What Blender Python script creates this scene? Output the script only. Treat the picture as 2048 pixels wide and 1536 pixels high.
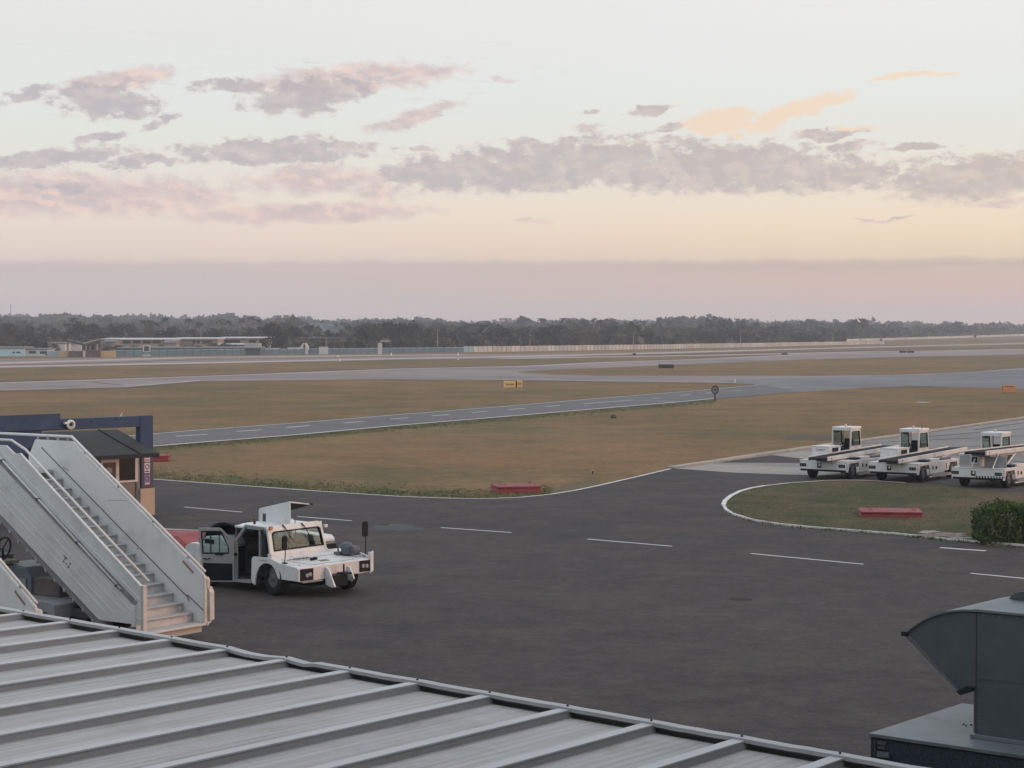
import bpy, math, random
from math import sin, cos, pi, radians, atan, atan2, sqrt
from mathutils import Vector, Matrix, noise
random.seed(7)
for o in list(bpy.data.objects): bpy.data.objects.remove(o)
scene = bpy.context.scene
# ------------------------------------------------------------------ camera
F = 4000.0          # focal length in pixels of the 2048 px wide photograph
H = 6.9             # eye height above the apron, metres
TH = atan(113 / F)  # slight downward pitch
cam_d = bpy.data.cameras.new('camera')
cam = bpy.data.objects.new('camera', cam_d)
scene.collection.objects.link(cam)
cam.location = (0, 0, H)
cam.rotation_euler = (pi / 2 - TH, 0, 0)
cam_d.sensor_width = 36
cam_d.lens = F / 2048 * 36
cam_d.clip_start = 0.2
cam_d.clip_end = 30000
scene.camera = cam
scene.render.resolution_x = 1024
scene.render.resolution_y = 768
scene.view_settings.view_transform = 'Standard'
scene.view_settings.look = 'None'
scene.view_settings.exposure = 0.0
scene.view_settings.gamma = 1.0
# ------------------------------------------------------------------ sun (just above the horizon, off to the right)
sun_d = bpy.data.lights.new('sun', 'SUN')
sun_d.energy = 0.5
sun_d.angle = radians(9)
sun_d.color = (1.0, 0.52, 0.34)
sun = bpy.data.objects.new('sun', sun_d)
scene.collection.objects.link(sun)
SUN_AZ, SUN_EL = radians(103), radians(4)      # azimuth from +Y towards +X
sd = Vector((sin(SUN_AZ) * cos(SUN_EL), cos(SUN_AZ) * cos(SUN_EL), sin(SUN_EL)))
sun.rotation_euler = (-sd).to_track_quat('-Z', 'Y').to_euler()
sun.location = (40, -10, 30)

def lin(c):
    out = []
    for v in c[:3]:
        v = v / 255.0
        out.append(v / 12.92 if v <= 0.04045 else ((v + 0.055) / 1.055) ** 2.4)
    return (out[0], out[1], out[2], 1.0)

# ------------------------------------------------------------------ sky
world = bpy.data.worlds.new('World')
scene.world = world
world.use_nodes = True

class NT:
    """tiny helper for building node trees"""
    def __init__(s, nt):
        s.nt = nt; s.n = nt.nodes; s.l = nt.links
    def put(s, sock, v):
        if isinstance(v, bpy.types.NodeSocket): s.l.new(v, sock)
        elif v is not None: sock.default_value = v
    def math(s, op, a, b=None, c=None, clamp=False):
        n = s.n.new('ShaderNodeMath'); n.operation = op; n.use_clamp = clamp
        s.put(n.inputs[0], a)
        if b is not None: s.put(n.inputs[1], b)
        if c is not None: s.put(n.inputs[2], c)
        return n.outputs[0]
    def vmath(s, op, a, b=None, c=None):
        n = s.n.new('ShaderNodeVectorMath'); n.operation = op
        s.put(n.inputs[0], a)
        if b is not None: s.put(n.inputs[1], b)
        if c is not None: s.put(n.inputs[2], c)
        return n.outputs['Value'] if op in ('DOT_PRODUCT', 'LENGTH') else n.outputs[0]
    def comb(s, x, y, z):
        n = s.n.new('ShaderNodeCombineXYZ')
        s.put(n.inputs[0], x); s.put(n.inputs[1], y); s.put(n.inputs[2], z)
        return n.outputs[0]
    def sep(s, v):
        n = s.n.new('ShaderNodeSeparateXYZ'); s.put(n.inputs[0], v); return n.outputs
    def ramp(s, fac, stops, interp='LINEAR'):
        n = s.n.new('ShaderNodeValToRGB'); n.color_ramp.interpolation = interp
        e = n.color_ramp.elements
        while len(e) < len(stops): e.new(0.5)
        for i, (p, c) in enumerate(stops):
            e[i].position = p; e[i].color = c if len(c) == 4 else (*c, 1)
        s.put(n.inputs[0], fac); return n.outputs[0]
    def mixc(s, f, a, b, blend='MIX'):
        n = s.n.new('ShaderNodeMix'); n.data_type = 'RGBA'; n.blend_type = blend
        s.put(n.inputs[0], f); s.put(n.inputs[6], a); s.put(n.inputs[7], b)
        return n.outputs[2]
    def noise(s, vec, scale, detail=4, rough=0.55, dist=0.0, out='Fac'):
        n = s.n.new('ShaderNodeTexNoise')
        s.put(n.inputs['Vector'], vec); n.inputs['Scale'].default_value = scale
        n.inputs['Detail'].default_value = detail; n.inputs['Roughness'].default_value = rough
        n.inputs['Distortion'].default_value = dist
        return n.outputs[out]
    def smooth(s, v, a, b):
        n = s.n.new('ShaderNodeMapRange'); n.interpolation_type = 'SMOOTHSTEP'
        s.put(n.inputs[0], v); n.inputs[1].default_value = a; n.inputs[2].default_value = b
        return n.outputs[0]
    def lerp(s, v, a, b, c=0.0, d=1.0):
        n = s.n.new('ShaderNodeMapRange')
        s.put(n.inputs[0], v)
        for i, q in enumerate((a, b, c, d)): n.inputs[1 + i].default_value = q
        return n.outputs[0]

def sky():
    k = NT(world.node_tree)
    k.n.clear()
    out = k.n.new('ShaderNodeOutputWorld'); bg = k.n.new('ShaderNodeBackground')
    k.l.new(bg.outputs[0], out.inputs[0])
    tc = k.n.new('ShaderNodeTexCoord')
    d = k.vmath('NORMALIZE', tc.outputs['Generated'])
    X, Y, Z = k.sep(d)
    az = k.math('ARCTAN2', X, Y)
    el = k.math('ARCSINE', Z)
    # sky coordinates: hundredths of a radian of azimuth and elevation
    U = k.math('MULTIPLY', az, 100.0)
    V = k.math('MULTIPLY', el, 100.0)
    P = k.comb(U, V, 1.0)
    wob = k.noise(k.comb(U, 3.0, 0.0), 0.35, 4, 0.5)
    V2 = k.math('ADD', V, k.math('MULTIPLY', k.math('SUBTRACT', wob, 0.5), 0.6))
    t = k.math('SQRT', k.math('MAXIMUM', k.math('DIVIDE', V2, 157.08), 0.0))
    T = lambda px: sqrt(max(px, 0) / F / 1.5708)
    L = [(0, (208, 191, 185)), (15, (208, 191, 185)), (60, (206, 192, 188)), (100, (206, 192, 189)), (124, (207, 191, 188)),
         (134, (228, 210, 200)), (175, (236, 218, 206)), (225, (238, 224, 211)), (280, (236, 228, 217)),
         (355, (230, 231, 223)), (455, (230, 233, 229)), (655, (233, 233, 232))]
    R = [(0, (220, 190, 177)), (15, (220, 190, 177)), (60, (218, 189, 177)), (100, (219, 190, 174)), (122, (205, 184, 173)),
         (128, (207, 186, 172)), (138, (235, 212, 185)), (175, (245, 221, 190)), (225, (246, 228, 201)), (280, (241, 231, 214)),
         (355, (234, 232, 222)), (455, (234, 236, 231)), (655, (239, 238, 235))]
    top = [(1050, (216, 223, 227)), (2100, (190, 199, 207)), (6283, (154, 164, 180))]
    rl = k.ramp(t, [(T(a), lin(c)) for a, c in L + top])
    rr = k.ramp(t, [(T(a), lin(c)) for a, c in R + top])
    side = k.smooth(az, -0.24, 0.26)
    col = k.mixc(side, rl, rr)
    # thin veils inside the low stratus band
    veil = k.noise(k.comb(k.math('MULTIPLY', U, 0.06), k.math('MULTIPLY', V, 1.1), 2.0), 1.0, 4, 0.5)
    inband = k.math('MULTIPLY', k.smooth(veil, 0.5, 0.75), k.smooth(V2, 3.6, 3.0))
    col = k.mixc(k.math('MULTIPLY', inband, 0.30), col, lin((226, 202, 190)))
    def uv(px, py):
        a = atan((px - 1024) / F); return a * 100, (655 - py) / F * cos(a) * 100
    warp = k.noise(k.comb(k.math('MULTIPLY', U, 0.5), k.math('MULTIPLY', V, 0.9), 5.0), 0.9, 6, 0.62, out='Color')
    PW = k.vmath('ADD', P, k.vmath('MULTIPLY', k.vmath('SUBTRACT', warp, (0.5, 0.5, 0.5)), (3.2, 1.25, 0.0)))
    def field(blobs):
        cur = None
        for b in blobs:
            cx, cy, rx, ry = b[:4]; sl = -(b[4] if len(b) > 4 else 0.0); w = b[5] if len(b) > 5 else 1.0
            u0, v0 = uv(cx, cy); a = rx * 1.08 / F * 100; c = ry * 1.12 / F * 100
            da = k.vmath('DOT_PRODUCT', PW, (1 / a, 0, -u0 / a))
            db = k.vmath('DOT_PRODUCT', PW, (-sl / c, 1 / c, (-v0 + sl * u0) / c))
            q = k.math('MULTIPLY_ADD', da, da, k.math('MULTIPLY', db, db))
            q = k.math('SUBTRACT', w, q)
            cur = q if cur is None else k.math('SMOOTH_MAX', cur, q, 0.25) if False else k.math('MAXIMUM', cur, q)
        return cur
    grey = [(215, 205, 95, 32, 0), (55, 188, 52, 17, -.3, .8), (615, 195, 115, 34, -.12), (470, 178, 85, 12, 0, .8),
            (320, 246, 42, 12, -.35, .8), (205, 278, 55, 12, -.2, .8), (100, 318, 150, 17, -.10), (295, 324, 75, 12, -.08), (560, 306, 190, 24, -.02),
            (640, 290, 42, 18), (840, 300, 60, 6, 0, .6),
            (1090, 335, 300, 48, -.08), (880, 352, 98, 36), (1420, 340, 310, 50), (1660, 355, 150, 34, .0), (1330, 262, 40, 12, -.3, .8),
            (1290, 222, 42, 9, -.12, .8), (1650, 274, 72, 9, -.06), (1690, 296, 70, 9, -.1, .8), (1960, 358, 190, 44, -.10), (1840, 299, 58, 9, 0, .9), (1175, 262, 40, 12, 0, .7),
            (1180, 225, 20, 8, 0, .6), (130, 375, 90, 12, 0, .7)]
    pink = [(240, 165, 98, 20, -.12), (715, 160, 200, 26, -.08), (560, 175, 80, 20, 0, .8), (840, 233, 78, 12, -.3), (770, 250, 34, 12, -.2, .8),
            (110, 392, 340, 40, 0), (640, 362, 170, 26, -.02, .9), (600, 428, 260, 20, -.02), (370, 395, 130, 26, 0, .8), (760, 385, 60, 30, 0, .7), (1075, 442, 36, 5, 0, .8),
            (1770, 440, 60, 3, -.02, .9), (1000, 163, 22, 8, 0, .6), (2010, 408, 90, 8, -.02), (1450, 384, 70, 5, 0, .6)]
    gold = [(1440, 247, 80, 22, -.06), (1585, 228, 110, 20, -.34), (1830, 157, 90, 6, -.03, .8), (1700, 262, 50, 5, 0, .7), (310, 155, 30, 8, 0, .5)]
    q1 = k.comb(k.math('MULTIPLY', U, 1.0), k.math('MULTIPLY', V, 1.7), 1.0)
    def billow(vec):
        return k.noise(vec, 1.05, 9, 0.62, 0.15)
    fine = billow(q1)
    r1 = k.noise(q1, 0.62, 5, 0.5, 0.1); r2 = k.noise(k.vmath('ADD', q1, (0.30, 0.42, 0.0)), 0.62, 5, 0.5, 0.1)
    relief = k.smooth(k.math('SUBTRACT', r1, r2), -0.03, 0.11)
    ff = k.math('ADD', k.math('MULTIPLY', k.math('SUBTRACT', fine, 0.5), 4.0), 0.36)
    ff = k.math('MULTIPLY', ff, k.lerp(V, 6.1, 7.7, 0.35, 1.0))
    fg = k.math('ADD', field(grey), ff)
    fp = k.math('ADD', field(pink), k.math('MULTIPLY', ff, 0.8))
    fo = k.math('ADD', field(gold), k.math('MULTIPLY', ff, 0.6))
    lum = k.noise(k.comb(k.math('MULTIPLY', U, 0.5), k.math('MULTIPLY', V, 1.1), 9.0), 1.3, 5, 0.6)
    # left clouds are greyer-blue, right clouds warmer
    gcol = k.mixc(side, lin((189, 182, 187)), lin((197, 184, 181)))
    pcol = k.mixc(k.math('ADD', k.math('MULTIPLY', relief, 0.6), k.math('MULTIPLY', k.smooth(lum, .38, .62), 0.4)), lin((204, 188, 190)), lin((240, 212, 202)))
    rim = k.mixc(side, lin((232, 215, 208)), lin((246, 226, 208)))
    gsh = k.mixc(k.math('MULTIPLY', k.math('ADD', k.math('MULTIPLY', relief, 0.34), k.math('MULTIPLY', k.smooth(lum, .45, .66), 0.25)), 0.8), gcol, rim)
    gsh = k.mixc(k.math('MULTIPLY', k.smooth(fg, 0.7, 0.1), .8), gsh, rim)
    cir = k.noise(k.comb(k.math('MULTIPLY', U, 0.22), k.math('MULTIPLY', V, 1.6), 12.0), 1.5, 7, 0.65, 0.5)
    cm = k.math('MULTIPLY', k.math('MULTIPLY', k.smooth(cir, .55, .72), k.smooth(V, 9.0, 12.5)), k.math('MULTIPLY', k.smooth(V, 15.5, 13.0), k.smooth(az, 0.10, -0.12)))
    col = k.mixc(k.math('MULTIPLY', cm, 0.55), col, lin((202, 204, 208)))
    col = k.mixc(k.math('MULTIPLY', k.smooth(fp, -0.3, 1.1), 0.85), col, pcol)
    col = k.mixc(k.math('MULTIPLY', k.smooth(fg, -0.15, 1.0), 0.88), col, gsh)
    col = k.mixc(k.math('MULTIPLY', k.smooth(fo, 0.0, 0.8), 0.85), col, k.mixc(side, lin((240, 212, 200)), lin((248, 222, 194))))
    # the sky overhead and around the low sun is brighter than the strip in the picture
    gain = k.lerp(k.smooth(el, 0.17, 0.75), 0, 1, 1.0, 1.85)
    col = k.mixc(1.0, col, k.comb(gain, gain, gain), 'MULTIPLY')
    sa = k.vmath('DOT_PRODUCT', d, tuple(sd))
    gl = k.math('POWER', k.math('MAXIMUM', sa, 0.0), 7.0)
    col = k.mixc(1.0, col, k.mixc(gl, (0, 0, 0, 1), (2.6, 1.45, 0.85, 1)), 'ADD')
    k.put(bg.inputs['Color'], col)
    bg.inputs['Strength'].default_value = 1.0
sky()
try:
    world.cycles.sampling_method = 'MANUAL'; world.cycles.sample_map_resolution = 512
except Exception: pass

# ------------------------------------------------------------------ measuring helpers
def ray(px, py):
    u = (px - 1024) / F; v = -(py - 768) / F
    c, s = cos(TH), sin(TH)
    return Vector((u, c + v * s, -s + v * c))
def G(px, py, z=0.0):
    """point at height z seen at a pixel of the photograph"""
    r = ray(px, py); t = (z - H) / r.z
    return Vector((0, 0, H)) + r * t
def zat(py, D): return H - (py - 655) / F * D       # height of a pixel row at distance D
def xat(px, D): return (px - 1024) / F * D

# ------------------------------------------------------------------ mesh helpers
class MB:
    def __init__(s): s.v = []; s.f = []
    def add(s, vs, fs):
        o = len(s.v); s.v += [tuple(p) for p in vs]; s.f += [tuple(i + o for i in f) for f in fs]
        return s
    def box(s, x0, x1, y0, y1, z0, z1, rz=0.0, at=None):
        vs = [(x, y, z) for z in (z0, z1) for y in (y0, y1) for x in (x0, x1)]
        if rz or at:
            M = Matrix.Translation(at or (0, 0, 0)) @ Matrix.Rotation(rz, 4, 'Z')
            vs = [M @ Vector(p) for p in vs]
        return s.add(vs, [(0, 2, 3, 1), (4, 5, 7, 6), (0, 1, 5, 4), (2, 6, 7, 3), (0, 4, 6, 2), (1, 3, 7, 5)])
    def prism_y(s, pts, y0, y1):
        """polygon in (x, z) extruded along y"""
        n = len(pts)
        vs = [(x, y0, z) for x, z in pts] + [(x, y1, z) for x, z in pts]
        return s.add(vs, [tuple(range(n)), tuple(range(2 * n - 1, n - 1, -1))] + [(i, i + n, (i + 1) % n + n, (i + 1) % n) for i in range(n)])
    def prism_x(s, pts, x0, x1):
        n = len(pts)
        vs = [(x0, y, z) for y, z in pts] + [(x1, y, z) for y, z in pts]
        return s.add(vs, [tuple(range(n)), tuple(range(2 * n - 1, n - 1, -1))] + [(i, i + n, (i + 1) % n + n, (i + 1) % n) for i in range(n)])
    def prism_z(s, pts, z0, z1):
        n = len(pts)
        vs = [(x, y, z0) for x, y in pts] + [(x, y, z1) for x, y in pts]
        return s.add(vs, [tuple(range(n)), tuple(range(2 * n - 1, n - 1, -1))] + [(i, i + n, (i + 1) % n + n, (i + 1) % n) for i in range(n)])
    def loft(s, a, b):
        """closed solid between two equal-length rings of 3-d points"""
        n = len(a)
        return s.add(list(a) + list(b), [tuple(range(n)), tuple(range(2 * n - 1, n - 1, -1))] + [(i, i + n, (i + 1) % n + n, (i + 1) % n) for i in range(n)])
    def tube(s, pts, r, n=8, cap=True):
        pts = [Vector(p) for p in pts]
        rings = []
        for i, p in enumerate(pts):
            a = pts[max(i - 1, 0)]; b = pts[min(i + 1, len(pts) - 1)]
            t = (b - a).normalized()
            up = Vector((0, 0, 1)) if abs(t.z) < .95 else Vector((1, 0, 0))
            u = t.cross(up).normalized(); w = t.cross(u)
            rr = r[i] if isinstance(r, (list, tuple)) else r
            rings.append([p + (u * cos(2 * pi * j / n) + w * sin(2 * pi * j / n)) * rr for j in range(n)])
        o = len(s.v)
        for R in rings: s.v += [tuple(q) for q in R]
        for i in range(len(rings) - 1):
            for j in range(n):
                s.f.append((o + i * n + j, o + i * n + (j + 1) % n, o + (i + 1) * n + (j + 1) % n, o + (i + 1) * n + j))
        if cap:
            s.f.append(tuple(o + j for j in range(n - 1, -1, -1))); e = o + (len(rings) - 1) * n
            s.f.append(tuple(e + j for j in range(n)))
        return s
    def lathe(s, prof, c, axis='Y', n=24):
        """prof: (radius, offset along axis) pairs, closed at both ends"""
        o = len(s.v)
        for r, h in prof:
            for j in range(n):
                a = 2 * pi * j / n
                if axis == 'Y': p = (c[0] + r * cos(a), c[1] + h, c[2] + r * sin(a))
                elif axis == 'Z': p = (c[0] + r * cos(a), c[1] + r * sin(a), c[2] + h)
                else: p = (c[0] + h, c[1] + r * cos(a), c[2] + r * sin(a))
                s.v.append(p)
        m = len(prof)
        for i in range(m - 1):
            for j in range(n):
                s.f.append((o + i * n + j, o + i * n + (j + 1) % n, o + (i + 1) * n + (j + 1) % n, o + (i + 1) * n + j))
        s.f.append(tuple(o + j for j in range(n))); s.f.append(tuple(o + (m - 1) * n + j for j in range(n - 1, -1, -1)))
        return s
    def frame_y(s, outer, inner, y0, y1):
        """window frame: ring between two (x,z) polygons of equal length, extruded along y"""
        n = len(outer)
        vs = [(x, y, z) for y in (y0, y1) for P in (outer, inner) for x, z in P]
        fs = []
        for i in range(n):
            j = (i + 1) % n
            fs += [(i, j, n + j, n + i), (2 * n + i, 3 * n + i, 3 * n + j, 2 * n + j), (i, 2 * n + i, 2 * n + j, j), (n + i, n + j, 3 * n + j, 3 * n + i)]
        return s.add(vs, fs)
    def frame_x(s, outer, inner, x0, x1):
        m = MB().frame_y([(y, z) for y, z in outer], [(y, z) for y, z in inner], x0, x1)
        return s.add([(p[1], p[0], p[2]) for p in m.v], [f[::-1] for f in m.f])
    def xf(s, M):
        s.v = [tuple(M @ Vector(p)) for p in s.v]; return s
    def build(s, name, m, parent=None, bevel=0.0, smooth=False):
        me = bpy.data.meshes.new(name)
        me.from_pydata(s.v, [], s.f); me.update()
        import bmesh
        bm = bmesh.new(); bm.from_mesh(me)
        bmesh.ops.recalc_face_normals(bm, faces=bm.faces)
        bm.to_mesh(me); bm.free()
        if smooth:
            for p in me.polygons: p.use_smooth = True
        o = bpy.data.objects.new(name, me)
        me.materials.append(m)
        scene.collection.objects.link(o)
        if parent is not None: o.parent = parent
        if bevel:
            b = o.modifiers.new('bevel', 'BEVEL'); b.width = bevel; b.segments = 2; b.limit_method = 'ANGLE'; b.angle_limit = radians(35)
        return o
def build_split(mb, name, m, parent, bevel=0.0):
    """one object per separate piece"""
    par = list(range(len(mb.v)))
    def fd(a):
        while par[a] != a: par[a] = par[par[a]]; a = par[a]
        return a
    for f in mb.f:
        for q in f[1:]: par[fd(f[0])] = fd(q)
    g = {}
    for f in mb.f: g.setdefault(fd(f[0]), []).append(f)
    for fl in g.values():
        ids = sorted({q for f in fl for q in f}); mp = {q: i for i, q in enumerate(ids)}
        MB().add([mb.v[q] for q in ids], [tuple(mp[q] for q in f) for f in fl]).build(name, m, parent, bevel)
def raw(name, vs, fs, m, parent=None, smooth=False):
    me = bpy.data.meshes.new(name); me.from_pydata(vs, [], fs); me.update()
    if smooth: me.polygons.foreach_set('use_smooth', [True] * len(me.polygons))
    me.materials.append(m)
    o = bpy.data.objects.new(name, me); scene.collection.objects.link(o)
    if parent is not None: o.parent = parent
    return o
def tag(o, label=None, cat=None, group=None, kind=None):
    if label: o['label'] = label
    if cat: o['category'] = cat
    if group: o['group'] = group
    if kind: o['kind'] = kind
    return o
def thing(name, label, cat, loc=(0, 0, 0), rz=0.0, group=None):
    e = bpy.data.objects.new(name, None); e.empty_display_size = 0.3
    scene.collection.objects.link(e); e.location = loc; e.rotation_euler = (0, 0, rz)
    return tag(e, label, cat, group)
def copy_tree(o, parent=None):
    c = o.copy(); scene.collection.objects.link(c)
    if parent is not None: c.parent = parent
    for ch in list(o.children): copy_tree(ch, c)
    return c
def text(name, body, size, m, parent, M, depth=0.004, bold=False):
    cu = bpy.data.curves.new(name, 'FONT'); cu.body = body; cu.size = size; cu.align_x = 'CENTER'; cu.align_y = 'CENTER'
    cu.extrude = depth; cu.offset = 0.006 * size if bold else 0
    t = bpy.data.objects.new(name, cu); scene.collection.objects.link(t)
    dg = bpy.context.evaluated_depsgraph_get()
    me = bpy.data.meshes.new_from_object(t.evaluated_get(dg))
    bpy.data.objects.remove(t); bpy.data.curves.remove(cu)
    me.materials.clear(); me.materials.append(m)
    me.transform(M)
    o = bpy.data.objects.new(name, me); scene.collection.objects.link(o)
    if parent is not None: o.parent = parent
    return o

# ------------------------------------------------------------------ materials
def mat(name, col, rough=0.6, var=0.0, scale=3.0, dirt=None, dirt_amt=0.0, dirt_scale=1.5, bump=0.0, bscale=20.0, metal=0.0, spec=0.5, coord='Object', stretch=(1, 1, 1)):
    m = bpy.data.materials.new(name); m.use_nodes = True
    k = NT(m.node_tree); b = k.n['Principled BSDF']
    b.inputs['Roughness'].default_value = rough; b.inputs['Metallic'].default_value = metal
    b.inputs['Specular IOR Level'].default_value = spec
    c = (*col, 1) if len(col) == 3 else col
    if coord == 'Object': vec = k.n.new('ShaderNodeTexCoord').outputs['Object']
    else: vec = k.n.new('ShaderNodeNewGeometry').outputs['Position']
    if stretch != (1, 1, 1): vec = k.vmath('MULTIPLY', vec, stretch)
    cur = c
    if var:
        n = k.noise(vec, scale, 5, 0.6)
        f = k.lerp(n, 0.3, 0.7, 1 - var, 1 + var)
        mm = k.n.new('ShaderNodeMix'); mm.data_type = 'RGBA'; mm.blend_type = 'MULTIPLY'; mm.inputs[0].default_value = 1
        k.put(mm.inputs[6], c); g = k.comb(f, f, f); k.put(mm.inputs[7], g)
        cur = mm.outputs[2]
    if dirt:
        n2 = k.noise(vec, dirt_scale, 7, 0.7, 0.4)
        cur = k.mixc(k.math('MULTIPLY', k.smooth(n2, 0.5, 0.72), dirt_amt), cur, (*dirt, 1))
    k.put(b.inputs['Base Color'], cur)
    if bump:
        bn = k.n.new('ShaderNodeBump'); bn.inputs['Strength'].default_value = bump; bn.inputs['Distance'].default_value = 0.02
        k.put(bn.inputs['Height'], k.noise(vec, bscale, 4, 0.6)); k.l.new(bn.outputs[0], b.inputs['Normal'])
    return m
WHITE = mat('white_paint', (0.66, 0.67, 0.66), 0.42, 0.07, 1.5, (0.30, 0.27, 0.23), 0.45, 2.2)
WHITE2 = mat('worn_white_paint', (0.60, 0.60, 0.58), 0.5, 0.10, 2.0, (0.24, 0.19, 0.15), 0.6, 3.0)
STAIRW = mat('stair_panel_paint', (0.67, 0.68, 0.67), 0.45, 0.06, 0.8, (0.36, 0.36, 0.36), 0.35, 1.3)
STAIRG = mat('stair_tread_metal', (0.42, 0.44, 0.44), 0.55, 0.12, 4.0, (0.2, 0.19, 0.18), 0.5, 5.0)
GREY = mat('grey_paint', (0.27, 0.28, 0.29), 0.5, 0.12, 2.0, (0.12, 0.11, 0.10), 0.5, 2.5)
DOORGREY = mat('door_grey', (0.30, 0.30, 0.30), 0.45, 0.12, 3.0)
DARK = mat('dark_frame', (0.025, 0.026, 0.03), 0.6, 0.25, 4.0, spec=0.15)
DARKGREY = mat('dark_grey_steel', (0.10, 0.10, 0.11), 0.6, 0.2, 4.0)
BLACK = mat('black_panel', (0.014, 0.015, 0.018), 0.6, 0.2, 5.0, spec=0.12)
RUBBER = mat('rubber', (0.022, 0.022, 0.023), 0.85, 0.3, 6.0, (0.05, 0.045, 0.04), 0.4, 8.0, spec=0.1)
RIM = mat('wheel_rim', (0.11, 0.11, 0.115), 0.5, 0.2, 8.0, metal=0.2)
NAVY = mat('navy_paint', (0.045, 0.068, 0.125), 0.65, 0.15, 0.9, (0.08, 0.10, 0.15), 0.5, 1.5, spec=0.15)
ROOFK = mat('kiosk_roof_felt', (0.030, 0.033, 0.033), 0.8, 0.25, 2.0, (0.06, 0.06, 0.055), 0.6, 2.5, bump=0.3, bscale=40)
TAUPE = mat('kiosk_wall', (0.20, 0.17, 0.15), 0.7, 0.08, 3.0)
PEACH = mat('peach_plaster', (0.44, 0.33, 0.25), 0.8, 0.07, 2.0)
GLASSD = mat('dark_glass', (0.012, 0.014, 0.016), 0.12, 0.3, 2.0)
MAROON = mat('maroon_panel', (0.06, 0.02, 0.025), 0.5, 0.15, 5.0)
PURPLE = mat('poster_board', (0.045, 0.035, 0.07), 0.5, 0.15, 4.0)
PAPER = mat('poster_white', (0.60, 0.56, 0.58), 0.6, 0.1, 9.0)
PAPER2 = mat('poster_lilac', (0.24, 0.19, 0.32), 0.6, 0.3, 25.0)
RED = mat('red_paint', (0.21, 0.028, 0.030), 0.65, 0.16, 1.5, (0.30, 0.10, 0.09), 0.6, 2.5, bump=0.2, bscale=15)
REDP = mat('poster_red', (0.35, 0.05, 0.07), 0.6)
INK = mat('ink', (0.02, 0.02, 0.025), 0.6)
AMBER = mat('amber_lamp', (0.55, 0.20, 0.06), 0.3)
LENS = mat('headlamp_lens', (0.30, 0.30, 0.32), 0.15)
BELT = mat('conveyor_belt', (0.022, 0.022, 0.023), 0.8, 0.3, 3.0, spec=0.1)
CREAM = mat('cream_steel', (0.56, 0.52, 0.48), 0.5, 0.10, 2.0, (0.30, 0.20, 0.15), 0.5, 2.5)
SUNW = mat('sun_tinted_white_paint', (0.60, 0.57, 0.55), 0.45, 0.08, 2.0, (0.28, 0.22, 0.18), 0.5, 2.5)  # white paint with the low sun's pink mixed into the colour
ACM = mat('galvanised_shade', (0.094, 0.106, 0.112), 0.55, 0.12, 5.0, (0.11, 0.125, 0.13), 0.6, 7.0, bump=0.05, bscale=12)  # duct metal with its shade put into a darker colour
ACT = mat('galvanised_lit', (0.17, 0.19, 0.19), 0.5, 0.12, 4.0, (0.11, 0.10, 0.08), 0.7, 4.5)  # same metal, light on the upper faces put into a paler colour
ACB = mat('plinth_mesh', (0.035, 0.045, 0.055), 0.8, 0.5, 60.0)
LINE = mat('line_paint', (0.60, 0.58, 0.56), 0.7, 0.12, 1.5, (0.16, 0.15, 0.15), 0.6, 2.0, coord='W')
LINEY = mat('kerb_paint', (0.33, 0.30, 0.26), 0.8, 0.2, 1.0, (0.14, 0.12, 0.10), 0.8, 1.5, coord='W')

def glass_mat(name, tint, alpha=0.82):
    m = bpy.data.materials.new(name); m.use_nodes = True
    k = NT(m.node_tree); k.n.clear()
    out = k.n.new('ShaderNodeOutputMaterial'); mx = k.n.new('ShaderNodeMixShader')
    tr = k.n.new('ShaderNodeBsdfTransparent'); gl = k.n.new('ShaderNodeBsdfGlossy'); gl.inputs['Roughness'].default_value = 0.04
    tr.inputs[0].default_value = (*tint, 1); gl.inputs[0].default_value = (.8, .85, .85, 1)
    fr = k.n.new('ShaderNodeFresnel'); fr.inputs[0].default_value = 1.45
    k.put(mx.inputs[0], k.math('ADD', k.math('MULTIPLY', fr.outputs[0], 0.45), 0.01))
    k.l.new(tr.outputs[0], mx.inputs[1]); k.l.new(gl.outputs[0], mx.inputs[2]); k.l.new(mx.outputs[0], out.inputs[0])
    return m
GLASS = glass_mat('clear_glass', (0.74, 0.82, 0.80), 0.88)

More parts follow.
